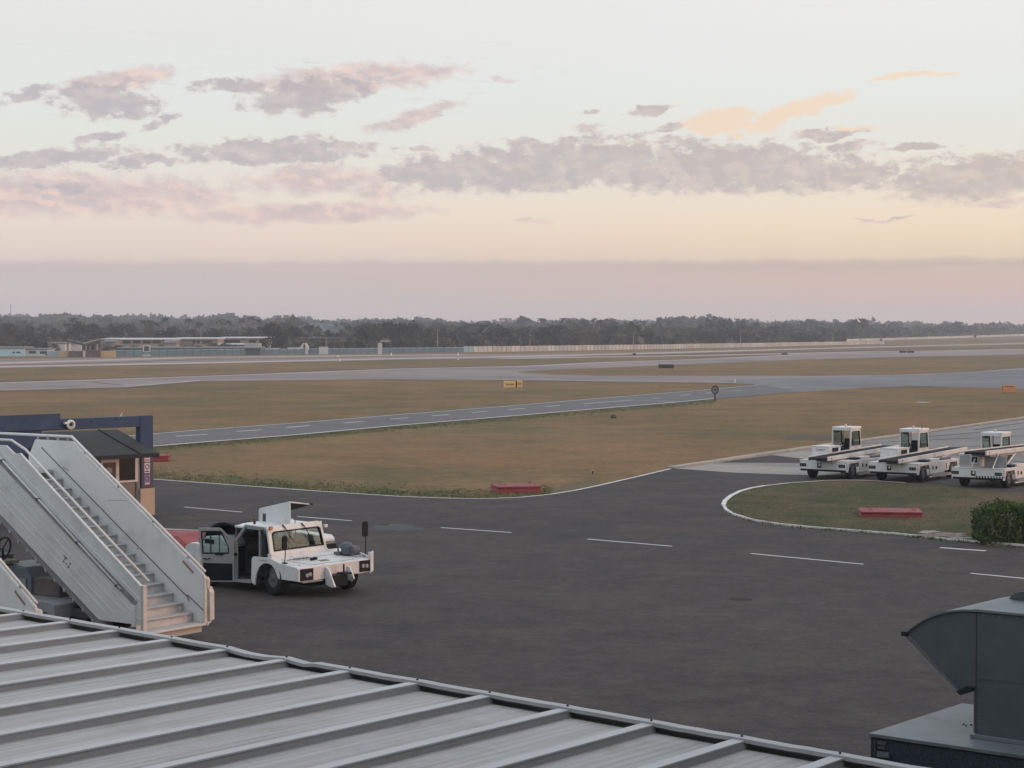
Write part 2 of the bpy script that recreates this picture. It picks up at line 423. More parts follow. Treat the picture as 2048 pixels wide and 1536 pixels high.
def ground_mat(name, stops, big=0.02, mid=0.15, small=1.5, rough=0.95, fineamt=0.25, bump=0.4, bs=6.0, patch=None, patch_amt=0.0, patch_scale=0.03, patch_lo=0.52, patch_hi=0.66, patch2=None, p2=(0.1, 0.5)):
    m = bpy.data.materials.new(name); m.use_nodes = True
    k = NT(m.node_tree); b = k.n['Principled BSDF']
    b.inputs['Roughness'].default_value = rough; b.inputs['Specular IOR Level'].default_value = 0.15
    P = k.n.new('ShaderNodeNewGeometry').outputs['Position']
    P = k.vmath('MULTIPLY', P, (1, 1, 0))
    n = k.math('ADD', k.math('MULTIPLY', k.noise(P, big, 4, 0.6), 0.35), k.math('ADD', k.math('MULTIPLY', k.noise(P, mid, 6, 0.7), 0.40), k.math('MULTIPLY', k.noise(P, small, 4, 0.7), 0.25)))
    c = k.ramp(n, [(p, (*q, 1)) for p, q in stops])
    if patch:
        pn = k.noise(P, patch_scale, 8, 0.7, 0.3)
        c = k.mixc(k.math('MULTIPLY', k.smooth(pn, patch_lo, patch_hi), patch_amt), c, (*patch, 1))
    if patch2:
        pn = k.noise(k.vmath('ADD', P, (133, 57, 0)), p2[0], 8, 0.72, 0.2)
        c = k.mixc(k.math('MULTIPLY', k.smooth(pn, .5, .66), p2[1]), c, (*patch2, 1))
    f = k.lerp(k.noise(P, small * 3, 5, 0.85), 0.3, 0.7, 1 - fineamt, 1 + fineamt)
    c = k.mixc(1.0, c, k.comb(f, f, f), 'MULTIPLY')
    k.put(b.inputs['Base Color'], c)
    if bump:
        bn = k.n.new('ShaderNodeBump'); bn.inputs['Strength'].default_value = bump; bn.inputs['Distance'].default_value = 0.05
        k.put(bn.inputs['Height'], k.noise(P, bs, 4, 0.7)); k.l.new(bn.outputs[0], b.inputs['Normal'])
    return m
GRASS = ground_mat('dry_grass', [(0.38, (0.086, 0.084, 0.036)), (0.46, (0.146, 0.100, 0.044)), (0.54, (0.205, 0.127, 0.060)), (0.62, (0.252, 0.160, 0.078))],
                   big=0.014, mid=0.12, small=0.7, patch=(0.084, 0.086, 0.040), patch_amt=0.6, patch_scale=0.022, patch_lo=.5, patch_hi=.62, fineamt=0.35,
                   patch2=(0.225, 0.115, 0.055), p2=(0.035, .55), bump=.8, bs=2.5)
GRASSG = ground_mat('green_grass', [(0.38, (0.055, 0.074, 0.028)), (0.5, (0.088, 0.100, 0.040)), (0.62, (0.14, 0.115, 0.060))],
                    big=0.03, mid=0.25, small=1.6, patch=(0.16, 0.105, 0.065), patch_amt=0.7, patch_scale=0.09, patch_lo=.48, patch_hi=.6, fineamt=0.4, bump=.8, bs=3)
GRASSI = ground_mat('island_grass', [(0.38, (0.036, 0.044, 0.020)), (0.5, (0.066, 0.066, 0.030)), (0.62, (0.115, 0.088, 0.046))],
                    big=0.06, mid=0.5, small=2.0, patch=(0.125, 0.082, 0.052), patch_amt=0.8, patch_scale=0.16, patch_lo=.5, patch_hi=.62, fineamt=0.45, bump=.8, bs=5)
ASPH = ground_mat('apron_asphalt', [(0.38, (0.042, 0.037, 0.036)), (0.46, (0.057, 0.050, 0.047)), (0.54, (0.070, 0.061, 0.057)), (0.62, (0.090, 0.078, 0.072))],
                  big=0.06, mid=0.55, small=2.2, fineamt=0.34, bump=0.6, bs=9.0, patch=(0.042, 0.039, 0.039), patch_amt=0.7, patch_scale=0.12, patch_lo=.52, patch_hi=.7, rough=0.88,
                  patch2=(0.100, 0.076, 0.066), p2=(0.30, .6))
ROADM = ground_mat('road_asphalt', [(0.38, (0.120, 0.117, 0.120)), (0.5, (0.145, 0.14, 0.142)), (0.62, (0.170, 0.163, 0.163))],
                   big=0.02, mid=0.2, small=1.0, fineamt=0.18, bump=0.2)
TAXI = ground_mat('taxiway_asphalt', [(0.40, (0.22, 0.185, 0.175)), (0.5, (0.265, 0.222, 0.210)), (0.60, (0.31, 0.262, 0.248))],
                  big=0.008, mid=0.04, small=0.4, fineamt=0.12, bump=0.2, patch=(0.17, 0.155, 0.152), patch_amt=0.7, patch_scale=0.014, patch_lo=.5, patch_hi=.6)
TAXIB = ground_mat('blue_grey_taxiway', [(0.40, (0.155, 0.155, 0.165)), (0.5, (0.185, 0.183, 0.188)), (0.60, (0.235, 0.23, 0.230))],
                   big=0.01, mid=0.07, small=0.4, fineamt=0.14, bump=0.2, patch=(0.115, 0.115, 0.125), patch_amt=0.75, patch_scale=0.03)
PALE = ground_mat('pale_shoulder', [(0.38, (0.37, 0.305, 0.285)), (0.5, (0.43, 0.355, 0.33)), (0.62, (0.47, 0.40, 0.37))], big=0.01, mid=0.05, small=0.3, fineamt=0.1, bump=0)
BROWNP = ground_mat('brown_strip', [(0.38, (0.19, 0.150, 0.135)), (0.5, (0.235, 0.185, 0.165)), (0.62, (0.27, 0.22, 0.20))], big=0.01, mid=0.05, small=0.3, fineamt=0.12, bump=0)
RUT_SHADE = ground_mat('bare_earth_edge_shade', [(0.38, (0.09, 0.075, 0.055)), (0.62, (0.12, 0.095, 0.07))], bump=0)  # bare earth; also the colour of the painted grass-edge shade
PADM = ground_mat('concrete_pad_mat', [(0.38, (0.19, 0.185, 0.175)), (0.5, (0.235, 0.225, 0.21)), (0.62, (0.29, 0.275, 0.255))],
                  big=0.06, mid=0.3, small=1.5, fineamt=0.18, bump=0.2, patch=(0.14, 0.132, 0.128), patch_amt=0.6, patch_scale=0.12)
PADL = ground_mat('pale_concrete_slab', [(0.38, (0.26, 0.245, 0.215)), (0.5, (0.31, 0.29, 0.255)), (0.62, (0.35, 0.325, 0.28))],
                  big=0.06, mid=0.3, small=1.5, fineamt=0.18, bump=0.2)

# ------------------------------------------------------------------ ground sheets
def sheet(name, pts, z, m, kind='structure', world_pts=()):
    vs = [tuple(G(x, y, 0))[:2] + (z,) for x, y in pts] + [(x, y, z) for x, y in world_pts]
    o = raw(name, vs, [tuple(range(len(vs)))], m)
    if o.data.polygons[0].normal.z < 0: o.data.flip_normals()
    return tag(o, kind=kind)
def dense(pts, step=25, jit=0.0):
    out = []
    for (a, b), (c, d) in zip(pts, pts[1:]):
        n = max(1, int(abs(c - a) / step))
        for i in range(n):
            t = i / n
            out.append((a + (c - a) * t, b + (d - b) * t + random.uniform(-jit, jit)))
    out.append(pts[-1]); return out
def stripe(name, pts, w, z, m, kind='structure'):
    """painted line of real width w along ground points given as photo pixels"""
    P = [G(x, y, 0) for x, y in pts]; vs = []; fs = []
    for i, p in enumerate(P):
        a = P[max(i - 1, 0)]; b = P[min(i + 1, len(P) - 1)]
        t = (b - a).normalized(); n = Vector((-t.y, t.x, 0)) * w / 2
        vs += [(p.x + n.x, p.y + n.y, z), (p.x - n.x, p.y - n.y, z)]
    for i in range(len(P) - 1): fs.append((2 * i, 2 * i + 1, 2 * i + 3, 2 * i + 2))
    o = raw(name, vs, fs, m)
    if o.data.polygons[0].normal.z < 0: o.data.flip_normals()
    return tag(o, kind=kind)
tag(raw('ground', [(-1800, -200, 0), (1800, -200, 0), (1800, 3800, 0), (-1800, 3800, 0)], [(0, 1, 2, 3)], GRASS), kind='structure')
# runway and the strips beyond the grass
sheet('runway', [(-300, 724.5), (0, 718), (400, 713.5), (800, 709.5), (1000, 708), (1200, 706.5), (1600, 697), (2048, 685.6), (2300, 680), (2300, 684), (2048, 688.2), (1600, 699.5), (1200, 712), (1050, 716), (800, 719.5), (400, 728), (0, 736.5), (-300, 743)], 0.010, BROWNP)
stripe('runway_edge', [(-300, 741), (0, 733.5), (400, 726), (800, 717.2), (1000, 713.8), (1200, 709.6), (1400, 703.6), (1600, 698.0), (1850, 691.5), (2048, 687.0), (2300, 682)], 9.0, 0.020, PALE)
stripe('runway_shoulder', [(-300, 733.5), (0, 726.5), (400, 714.8), (800, 710.6), (925, 709)], 9.0, 0.020, PALE)
stripe('runway_rut', [(-300, 738.5), (0, 730.2), (200, 726.0), (400, 719.6), (700, 714.4), (860, 712.0)], 3.5, 0.024, RUT_SHADE)
stripe('taxiway_verge', [(1000, 717.2), (1200, 714), (1400, 711), (1600, 706.8), (1750, 703.5), (1900, 702.0), (2048, 698.8)], 8.0, 0.020, PALE)
stripe('verge_rut', [(1180, 711.8), (1400, 707.5), (1600, 703.8), (1900, 697), (2048, 693)], 10.0, 0.019, RUT_SHADE)
# taxiway: long band that forks round a tongue of grass
top = [(-300, 775), (0, 765), (400, 752), (800, 737), (1040, 731.8), (1200, 724), (1400, 717.5), (1600, 708), (1800, 704.5), (2048, 700), (2300, 695)]
forkT = [(2300, 704), (2048, 709), (1800, 714), (1600, 719.5), (1400, 727.5), (1200, 736), (1080, 740.5), (1045, 742.8), (1034, 744.6)]
forkB = [(1045, 746.4), (1100, 749.4), (1200, 751.6), (1400, 752), (1600, 752), (1800, 749.5), (1950, 743), (2048, 735.5), (2300, 712)]
low = [(2300, 790), (2048, 778), (1950, 775), (1826, 772.6), (1741, 775), (1640, 781), (1519, 791), (1480, 780), (1510, 769.5), (1470, 766.5), (1400, 765.5), (1200, 763), (1040, 760.5), (800, 758.7), (560, 761), (400, 762.5), (250, 775), (0, 781.5), (-300, 791)]
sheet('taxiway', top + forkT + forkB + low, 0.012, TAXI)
stripe('taxiway_edge_line', [(-300, 776.5), (0, 766.5), (400, 753.3), (800, 738.3), (1040, 733.2), (1200, 725.6), (1400, 719), (1600, 709.6), (2048, 701.2)], 2.2, 0.03, PALE)
stripe('taxiway_edge_line', [(0, 780.4), (250, 773.8), (400, 761), (560, 759.6), (800, 757.8), (1040, 759.6), (1200, 762.0), (1400, 764.2), (1468, 765.6)], 1.0, 0.03, PALE)
stripe('taxiway_edge_line', [(1040, 745), (1100, 748.6), (1200, 750.6), (1400, 751.2), (1600, 751.4)], 0.7, 0.03, PALE)
sheet('taxiway_apron', [(1440, 760), (1700, 753), (1850, 750), (1960, 744.5), (2048, 738), (2300, 716), (2300, 788), (2048, 777), (1950, 774), (1826, 771.8), (1741, 774), (1640, 780), (1525, 789), (1495, 780), (1516, 770), (1462, 766)], 0.022, TAXIB)
for a, b, c, d, w in [(1560, 763, 1700, 762, .8), (1700, 756, 1860, 759, .7), (1640, 768, 1760, 770, .6), (1850, 764, 2020, 766, .9), (1960, 753, 2048, 751, .4), (1600, 758, 1720, 759, .5), (1760, 771.5, 1900, 773, .6)]:
    stripe('taxiway_crack', [(a, b), ((a + c) / 2, (b + d) / 2 + .6), (c, d)], w, 0.028, random.choice([PALE, RUT_SHADE, TAXI]))
stripe('taxiway_crack', [(185, 765), (215, 768), (245, 770.5)], .5, 0.03, RUT_SHADE)
stripe('taxiway_crack', [(840, 741), (910, 742.5), (985, 741.5)], 1.0, 0.03, PALE)
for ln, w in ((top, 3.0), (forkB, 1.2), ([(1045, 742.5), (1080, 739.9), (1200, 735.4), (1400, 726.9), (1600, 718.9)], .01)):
    if w > .1: stripe('verge_edge_shade', [(x, y - 1.0) for x, y in ln], w, 0.006, RUT_SHADE)  # dark strip painting the shade of the grass edge
stripe('verge_edge_shade', [(0, 783), (250, 776.5), (400, 764), (560, 762.3), (800, 760), (1040, 761.8), (1200, 764.3), (1400, 767), (1470, 768.2)], 1.6, 0.006, RUT_SHADE)  # grass-edge shade painted along the lower side
# service road with dashes
rt = [(-250, 920), (0, 894), (308, 867.8), (400, 860), (600, 845.5), (800, 829), (1000, 813.4), (1200, 796.4), (1400, 780.5), (1520, 769.5)]
rb = [(1600, 784), (1430, 798.5), (1344, 806.5), (1200, 818.5), (1000, 835.5), (800, 852), (600, 870.6), (400, 886.5), (308, 894), (0, 922), (-250, 950)]
sheet('service_road', rt + rb, 0.032, ROADM)
stripe('verge_edge_shade', [(x, y - .9) for x, y in rt[1:]], 0.55, 0.007, RUT_SHADE)  # grass-edge shade along the road, painted as a dark strip
stripe('road_edge_line', [(x, y - 0.9) for x, y in rb[1:]], 0.34, 0.038, LINE)
stripe('road_edge_line', [(x, y + .7) for x, y in rt[1:]], 0.22, 0.038, LINE)
for a, b, c, d in [(352, 873.6, 414, 869.6), (473, 864, 524, 860.2), (573, 856, 620, 852), (686, 847, 728, 843.6), (781, 839, 816, 836.4), (864, 832.6, 897, 830), (945, 825.8, 976, 823.8),
                   (1018, 820, 1050, 817.4), (1093, 813.8, 1120, 811.7), (1303, 797.4, 1321, 796.6), (1361, 791.2, 1382, 789.8), (1411, 787, 1425, 786), (1463, 782.7, 1484, 781.6), (1512, 779, 1532, 778.5), (1561, 775.6, 1582, 775)]:
    stripe('road_dash', [(a, b), (c, d)], 0.28, 0.039, LINE)
stripe('road_hold_line', [(1168, 808.3), (1266, 800.5), (1352, 804.6)], 0.28, 0.040, LINE)
# apron
edge = [(-500, 905), (0, 937), (308, 958.2), (446, 968.2), (568, 977), (666, 984), (800, 992.6), (900, 996.3), (980, 997), (1040, 994.5), (1100, 988.5), (1150, 980.5), (1200, 970), (1270, 954), (1341, 937.2), (1420, 926), (1510, 912), (1615, 897), (1799, 872), (2048, 837), (2400, 788)]
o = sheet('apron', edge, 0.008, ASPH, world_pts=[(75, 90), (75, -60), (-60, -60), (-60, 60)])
stripe('apron_edge_line', [(x, y + .8) for x, y in edge[1:15]], 0.16, 0.016, LINE)
padp = [(1351, 938), (1420, 927), (1510, 913.5), (1615, 898.5), (1799, 873.5), (2048, 839), (2400, 790), (2400, 975), (2048, 960), (1900, 954), (1780, 951), (1640, 951.5), (1560, 949.5), (1468, 946.2)]
sheet('concrete_pad', padp, 0.014, PADM)
sheet('concrete_slab', [(1352, 937.6), (1420, 929), (1500, 931.2), (1600, 936.8), (1760, 944), (1760, 950.5), (1640, 951.3), (1560, 949.3), (1468, 946)], 0.020, PADL)
sheet('concrete_slab', [(1436, 925.6), (1542, 911), (1640, 922), (1640, 927)], 0.019, ASPH)
sheet('concrete_slab', [(1546, 910.6), (1600, 903), (1700, 908), (1700, 926), (1620, 919.5)], 0.020, PADL)
for a in [(1640, 922, 1980, 905), (1700, 905, 2048, 889), (1780, 884, 2048, 872), (1850, 874, 2048, 858), (1860, 905, 2048, 925), (1950, 860, 2048, 846)]:
    stripe('slab_joint', [(a[0], a[1]), (a[2], a[3])], 0.25, 0.021, ASPH)
# cream kerb along the far edge of the pad
def kerb(name, pts, w, h, m, z0=0.0):
    P = [G(x, y, 0) for x, y in pts]; mb = MB(); rings = []
    for i, p in enumerate(P):
        a = P[max(i - 1, 0)]; b = P[min(i + 1, len(P) - 1)]
        t = (b - a).normalized(); n = Vector((-t.y, t.x, 0)) * w / 2
        rings.append([(p.x + n.x, p.y + n.y, z0), (p.x - n.x, p.y - n.y, z0), (p.x - n.x, p.y - n.y, h), (p.x + n.x, p.y + n.y, h)])
    for A, B in zip(rings, rings[1:]): 
        o = len(mb.v); mb.v += A + B
        for j in range(4): mb.f.append((o + j, o + (j + 1) % 4, o + 4 + (j + 1) % 4, o + 4 + j))
    mb.f.append((0, 1, 2, 3)); q = len(mb.v); mb.f.append((q - 4, q - 3, q - 2, q - 1))
    o = mb.build(name, m); return tag(o, kind='structure')
kerb('kerb', [(1341, 937), (1420, 925.7), (1510, 911.7), (1615, 896.7), (1799, 871.7), (2048, 836.7), (2300, 800)], 0.45, 0.10, LINEY)
isl = [(2300, 1015), (2048, 990), (1950, 981), (1880, 974.5), (1810, 968), (1740, 963.5), (1690, 962.6), (1648, 963.8), (1580, 968.2), (1530, 974), (1503, 978.6), (1480, 985), (1462, 994), (1450, 1004), (1447, 1012), (1452, 1021), (1466, 1030), (1505, 1042), (1560, 1050.5), (1640, 1058), (1700, 1062.5), (1795, 1070), (1900, 1081), (2048, 1093), (2300, 1116)]
tag(sheet('grass_island', isl, 0.06, GRASSI), kind='structure')
kerb('island_kerb', dense(isl[4:-1], 18), 0.11, 0.068, LINE)
kerb('island_kerb', dense(isl[9:15], 8), 0.18, 0.072, mat('kerb_white', (0.62, 0.61, 0.60), 0.7, 0.1, 3.0, coord='W'))
for a, b, c, d in [(368, 1014.7, 484, 1025), (595, 1033.8, 703, 1042.2), (882, 1056, 1023, 1066), (1175, 1079, 1344, 1093.4), (1502, 1108, 1727, 1129.5), (1941, 1147.5, 2130, 1166)]:
    stripe('lane_dash', [(a, b), (c, d)], 0.13, 0.017, mat('dash_paint', (0.62, 0.61, 0.60), 0.7, 0.12, 2.0, coord='W') if a == 368 else bpy.data.materials['dash_paint'])
stripe('worn_paint', [(1880, 1096), (1925, 1099.5), (1972, 1102.5)], 0.22, 0.017, LINE)
# pale spill of concrete crumbs by the island, dark skid patch beside the tractor
def blob(name, cx, cy, rx, ry, z, m, n=22, seed=1, amp=.35):
    rnd = random.Random(seed); pts = []
    for i in range(n):
        a = 2 * pi * i / n; r = 1 + rnd.uniform(-amp, amp)
        pts.append((cx + rx * r * cos(a), cy + ry * r * sin(a)))
    return sheet(name, pts, z, m)
blob('earth_patch', 1885, 1074, 52, 4.5, 0.070, BROWNP, seed=3)
blob('earth_patch', 1858, 1068, 26, 2.2, 0.075, PADL, seed=4)
blob('earth_patch', 1925, 1080, 30, 2.0, 0.075, PADL, seed=8)
blob('earth_patch', 1625, 875, 60, 6, 0.010, RUT_SHADE, seed=5)
blob('earth_patch', 1845, 805, 14, 1.2, 0.012, PADL, seed=6)
blob('asphalt_patch', 790, 1056, 55, 6, 0.012, mat('tar', (0.04, 0.038, 0.04), 0.8, coord='W'), seed=11)
TYRE = mat('tyre_mark', (0.044, 0.039, 0.037), 0.9, 0.3, 2.0, (0.062, 0.054, 0.051), 1.0, 1.2, coord='W', spec=.1)
blob('asphalt_patch', 1480, 1200, 26, 3, 0.0125, TYRE, seed=16)
for pts_ in ([(1200, 1165), (1330, 1150), (1480, 1158)], [(1240, 1028), (1320, 1020), (1400, 1026)]):
    stripe('asphalt_crack', dense(pts_, 14, 1.2), 0.04, 0.0145, TYRE)
# greener verges
def verge(name, line, wpx, z, m, seed):
    rnd = random.Random(seed)
    L = dense(line, 12)
    return sheet(name, [(x, y) for x, y in L] + [(x, y - wpx * (0.55 + .45 * sin(x * .013 + seed) * sin(x * .031)) - rnd.uniform(0, wpx * .35)) for x, y in reversed(L)], z, m)
verge('green_verge', edge[1:13], 15, 0.004, GRASSG, 2)
verge('green_verge', [(x, y + 7.5) for x, y in reversed(rb[1:9])], 7.2, 0.0045, GRASSG, 5)
# ------------------------------------------------------------------ grass tufts along the near edges
def tufts():
    rnd = random.Random(12)
    vs = []; fs = []
    def tuft(p, h, n=5):
        for _ in range(n):
            a = rnd.uniform(0, 2 * pi); r = rnd.uniform(0, .16); q = Vector((p.x + r * cos(a), p.y + r * sin(a), 0.0))
            b = rnd.uniform(0, 2 * pi); w = rnd.uniform(.012, .03); hh = h * rnd.uniform(.5, 1.2)
            lx, ly = rnd.uniform(-.10, .10), rnd.uniform(-.10, .10)
            o = len(vs)
            vs.extend([(q.x - w * cos(b), q.y - w * sin(b), q.z), (q.x + w * cos(b), q.y + w * sin(b), q.z), (q.x + lx, q.y + ly, hh)])
            fs.append((o, o + 1, o + 2))
    L = dense(edge[1:11], 3)
    for i in range(3000):
        x, y = rnd.choice(L)
        tuft(G(x + rnd.uniform(-3, 3), y - 1.0 - abs(rnd.gauss(0, 8)), 0), rnd.uniform(.03, .10))
    for i in range(5200):
        x = rnd.uniform(1452, 2080); y = rnd.uniform(966, 1092)
        # inside the island?
        c = False; j = len(isl) - 1
        for q in range(len(isl)):
            xi, yi = isl[q]; xj, yj = isl[j]
            if (yi > y) != (yj > y) and x < (xj - xi) * (y - yi) / (yj - yi) + xi: c = not c
            j = q
        if c: tuft(G(x, y, .06), rnd.uniform(.08, .13), 4)
    L2 = dense([(x, y + 1.5) for x, y in rb[1:9]], 3)
    for i in range(2600):
        x, y = rnd.choice(L2)
        tuft(G(x + rnd.uniform(-3, 3), y + abs(rnd.gauss(0, 3)), 0), rnd.uniform(.04, .12))
    m = bpy.data.materials.new('grass_blades'); m.use_nodes = True
    k = NT(m.node_tree); b = k.n['Principled BSDF']; b.inputs['Roughness'].default_value = .8
    P = k.n.new('ShaderNodeNewGeometry').outputs['Position']
    c = k.ramp(k.noise(P, .5, 4, .7), [(.35, (.080, .105, .036, 1)), (.5, (.13, .13, .052, 1)), (.65, (.22, .165, .09, 1))])
    k.put(b.inputs['Base Color'], c)
    tag(raw('grass_tufts', vs, fs, m), 'short green and dry grass tufts along the pavement edges', 'grass', kind='stuff')
tufts()

# ------------------------------------------------------------------ canopy roof in the foreground
def canopy():
    He = 3.0; z = H - He
    # eave line direction and spacing measured from the ribs
    E0 = G(140, 1239.5, z); Ek = G(1680, 1508.5, z)
    stp = (Ek - E0) / 11.0
    rd = Vector((0.669, 1.0, 0)).normalized()          # rib direction towards the eave
    back = -rd; slope = 0.030; LEN = 15.5
    root = thing('canopy_roof', 'long grey standing seam metal canopy roof in the foreground', 'roof', (E0.x, E0.y, 0))
    O = Vector((E0.x, E0.y, 0))
    nrm = Vector((-stp.y, stp.x, 0)).normalized()
    su = stp.normalized(); L = stp.length
    def P(a, b, dz):       # a along the eave (in spacings), b metres back from the eave
        q = E0 + stp * a + back * b - O
        return (q.x, q.y, z + slope * b + dz)
    k0, k1 = -4, 16
    rmat = mat('roof_sheet', (0.44, 0.405, 0.38), 0.6, 0.10, 0.5, (0.25, 0.22, 0.17), 0.4, 1.2)
    k = NT(rmat.node_tree); b = k.n['Principled BSDF']
    src = b.inputs['Base Color'].links[0].from_socket
    vec = k.n.new('ShaderNodeTexCoord').outputs['Object']
    cr = k.vmath('DOT_PRODUCT', vec, tuple(Vector((rd.y, -rd.x, 0))))
    al = k.vmath('DOT_PRODUCT', vec, tuple(rd))
    st = k.noise(k.comb(k.math('MULTIPLY', cr, 16.0), k.math('MULTIPLY', al, 0.35), 0.0), 1.0, 4, 0.6)
    f = k.lerp(st, .3, .7, .78, 1.14)
    c2 = k.mixc(1.0, src, k.comb(f, f, f), 'MULTIPLY')
    spots = k.noise(k.comb(k.math('MULTIPLY', cr, 3.0), k.math('MULTIPLY', al, 0.9), 4.0), 1.3, 6, .7)
    c2 = k.mixc(k.math('MULTIPLY', k.smooth(spots, .54, .72), .5), c2, (.22, .19, .12, 1))
    k.put(b.inputs['Base Color'], c2)
    rib = k.math('SINE', k.math('MULTIPLY', cr, 2 * pi / 0.105))
    bn = k.n.new('ShaderNodeBump'); bn.inputs['Strength'].default_value = 0.5; bn.inputs['Distance'].default_value = 0.012
    k.put(bn.inputs['Height'], rib); k.l.new(bn.outputs[0], b.inputs['Normal'])
    rib_shadem = mat('rib_shade_sheet', (0.34, 0.325, 0.32), 0.6, 0.08, 1.5, (0.2, 0.19, 0.18), 0.4, 3.0, spec=.3)  # rib sides: their shade is put into a darker sheet colour
    flash = mat('flashing_sheet', (0.42, 0.41, 0.40), 0.55, 0.08, 1.5, (0.22, 0.21, 0.20), 0.4, 3.0)
    rib_litm = mat('rib_lit_sheet', (0.50, 0.48, 0.47), 0.5, 0.06, 1.0, (0.3, 0.28, 0.26), 0.3, 3.0)  # rib tops: the light on them is put into a brighter colour
    # pan, as one thick sheet
    mb = MB()
    mb.loft([P(k0, 0.05, -.075), P(k1, 0.05, -.075), P(k1, LEN, -.075), P(k0, LEN, -.075)], [P(k0, 0.05, -.105), P(k1, 0.05, -.105), P(k1, LEN, -.105), P(k0, LEN, -.105)])
    mb.build('roof_pan', rmat, root)
    rnd = random.Random(3)
    for a in range(k0, k1 + 1):
        w = 0.048; m = MB(); n = 10; vs = []; fs = []
        for i in range(n + 1):
            bb = LEN * i / n + (0.02 if i == 0 else 0)
            dx = rnd.uniform(-.006, .006)
            for s_, dz in ((-w - .008 + dx, -.076), (-w + dx, -.026), (w + dx, -.026), (w + .008 + dx, -.076)):
                vs.append(P(a + s_ / L, bb, dz))
        for i in range(n):
            for j in range(3): fs.append((i * 4 + j, i * 4 + j + 1, i * 4 + j + 5, i * 4 + j + 4))
        fs.append((0, 1, 2, 3))
        m.add(vs, fs); m.build('roof_rib', rib_shadem, root)
        m = MB(); wc = (w + .006) / L
        m.loft([P(a - wc, .03, -.025), P(a + wc, .03, -.025), P(a + wc, LEN, -.025), P(a - wc, LEN, -.025)], [P(a - wc, .03, -.012), P(a + wc, .03, -.012), P(a + wc, LEN, -.012), P(a - wc, LEN, -.012)])
        m.build('rib_lit_top', rib_litm, root)  # added strip standing for the lit top of the rib
        # lap seam: a raised edge of the next sheet on every other bay
        if a % 2 == 0:
            m = MB(); m.loft([P(a - .085, .3, -.073), P(a - .075, .3, -.073), P(a - .075, LEN, -.073), P(a - .085, LEN, -.073)],
                             [P(a - .085, .3, -.058), P(a - .075, .3, -.058), P(a - .075, LEN, -.058), P(a - .085, LEN, -.058)])
            m.build('lap_seam', DARKGREY, root)
    # eave flashing, slightly buckled between the ribs
    m = MB(); vs = []; fs = []; N = (k1 - k0) * 6
    for i in range(N + 1):
        a = k0 + (k1 - k0) * i / N; fr = a - math.floor(a)
        dz = -0.004 * sin(pi * fr) * rnd.uniform(0.2, 1.4) + .004
        if 3.0 < a < 4.5: dz += -0.020 * sin(pi * fr)
        pr = [(-.055, -.16), (-.055, dz), (.055, dz), (.055, dz - .03), (.045, dz - .03), (.045, dz - .006), (-.045, dz - .006), (-.045, -.16)]
        for bb, z_ in pr: vs.append(P(a, bb, z_))
    q = 8
    for i in range(N):
        for j in range(q): fs.append((i * q + j, i * q + (j + 1) % q, (i + 1) * q + (j + 1) % q, (i + 1) * q + j))
    m.add(vs, fs); m.build('eave_flashing', flash, root)
    m = MB()
    for a in range(k0, k1 + 1):
        c = Vector(P(a, 0.0, .004)); m.lathe([(.010, 0), (.010, .008), (.004, .012)], c, 'Z', 8)
    m.build('screws', DARK, root)
    # gutter board and posts under the eave
    m = MB(); m.loft([P(k0, -.03, -.16), P(k1, -.03, -.16), P(k1, .10, -.16), P(k0, .10, -.16)], [P(k0, -.03, -.34), P(k1, -.03, -.34), P(k1, .10, -.34), P(k0, .10, -.34)])
    m.build('eave_beam', GREY, root)
    for a in (-3, 3, 9, 15):
        p = P(a, .5, 0); m = MB(); m.box(p[0] - .08, p[0] + .08, p[1] - .08, p[1] + .08, 0, z - .12); m.build('post', GREY, root)
canopy()

# ------------------------------------------------------------------ the terminal the picture is taken from (behind the viewer), plain masses added to shade the roof
def terminal():  # adds the plain unseen masses that shade the canopy
    tm = mat('shade_mass_wall', (.12, .12, .12), .8, .08, .5)
    root = thing('terminal_shade_mass', 'plain terminal mass, added behind the canopy to shade its roof, outside the picture', 'building', (0, -4, 0), atan2(-.69, .72))
    MB().box(-34, 60, -14, 0, 0, 12.5).build('wall', tm, root)  # body of the added shade mass
    mb = MB(); mb.box(-34.3, 60.3, -14, .3, 12.503, 12.9); mb.build('parapet', GREY, root)
    for i in range(14): MB().box(-32 + i * 6.4, -28.4 + i * 6.4, .002, .06, 5.4, 8.6).build('window', GLASSD, root)  # windows on the added shade mass, unseen
    w = thing('wing_shade_mass', 'plain terminal mass, added right of the canopy to block the sun, outside the picture', 'building', (8.0, 21.0, 0))  # unseen mass added to keep the low sun off the canopy
    MB().box(0, 24, -38, 0, 0, 12).build('wall', tm, w)  # body of the added mass that blocks the sun
    MB().box(-.2, 24.2, -38, .2, 12.003, 12.4).build('parapet', GREY, w)
terminal()

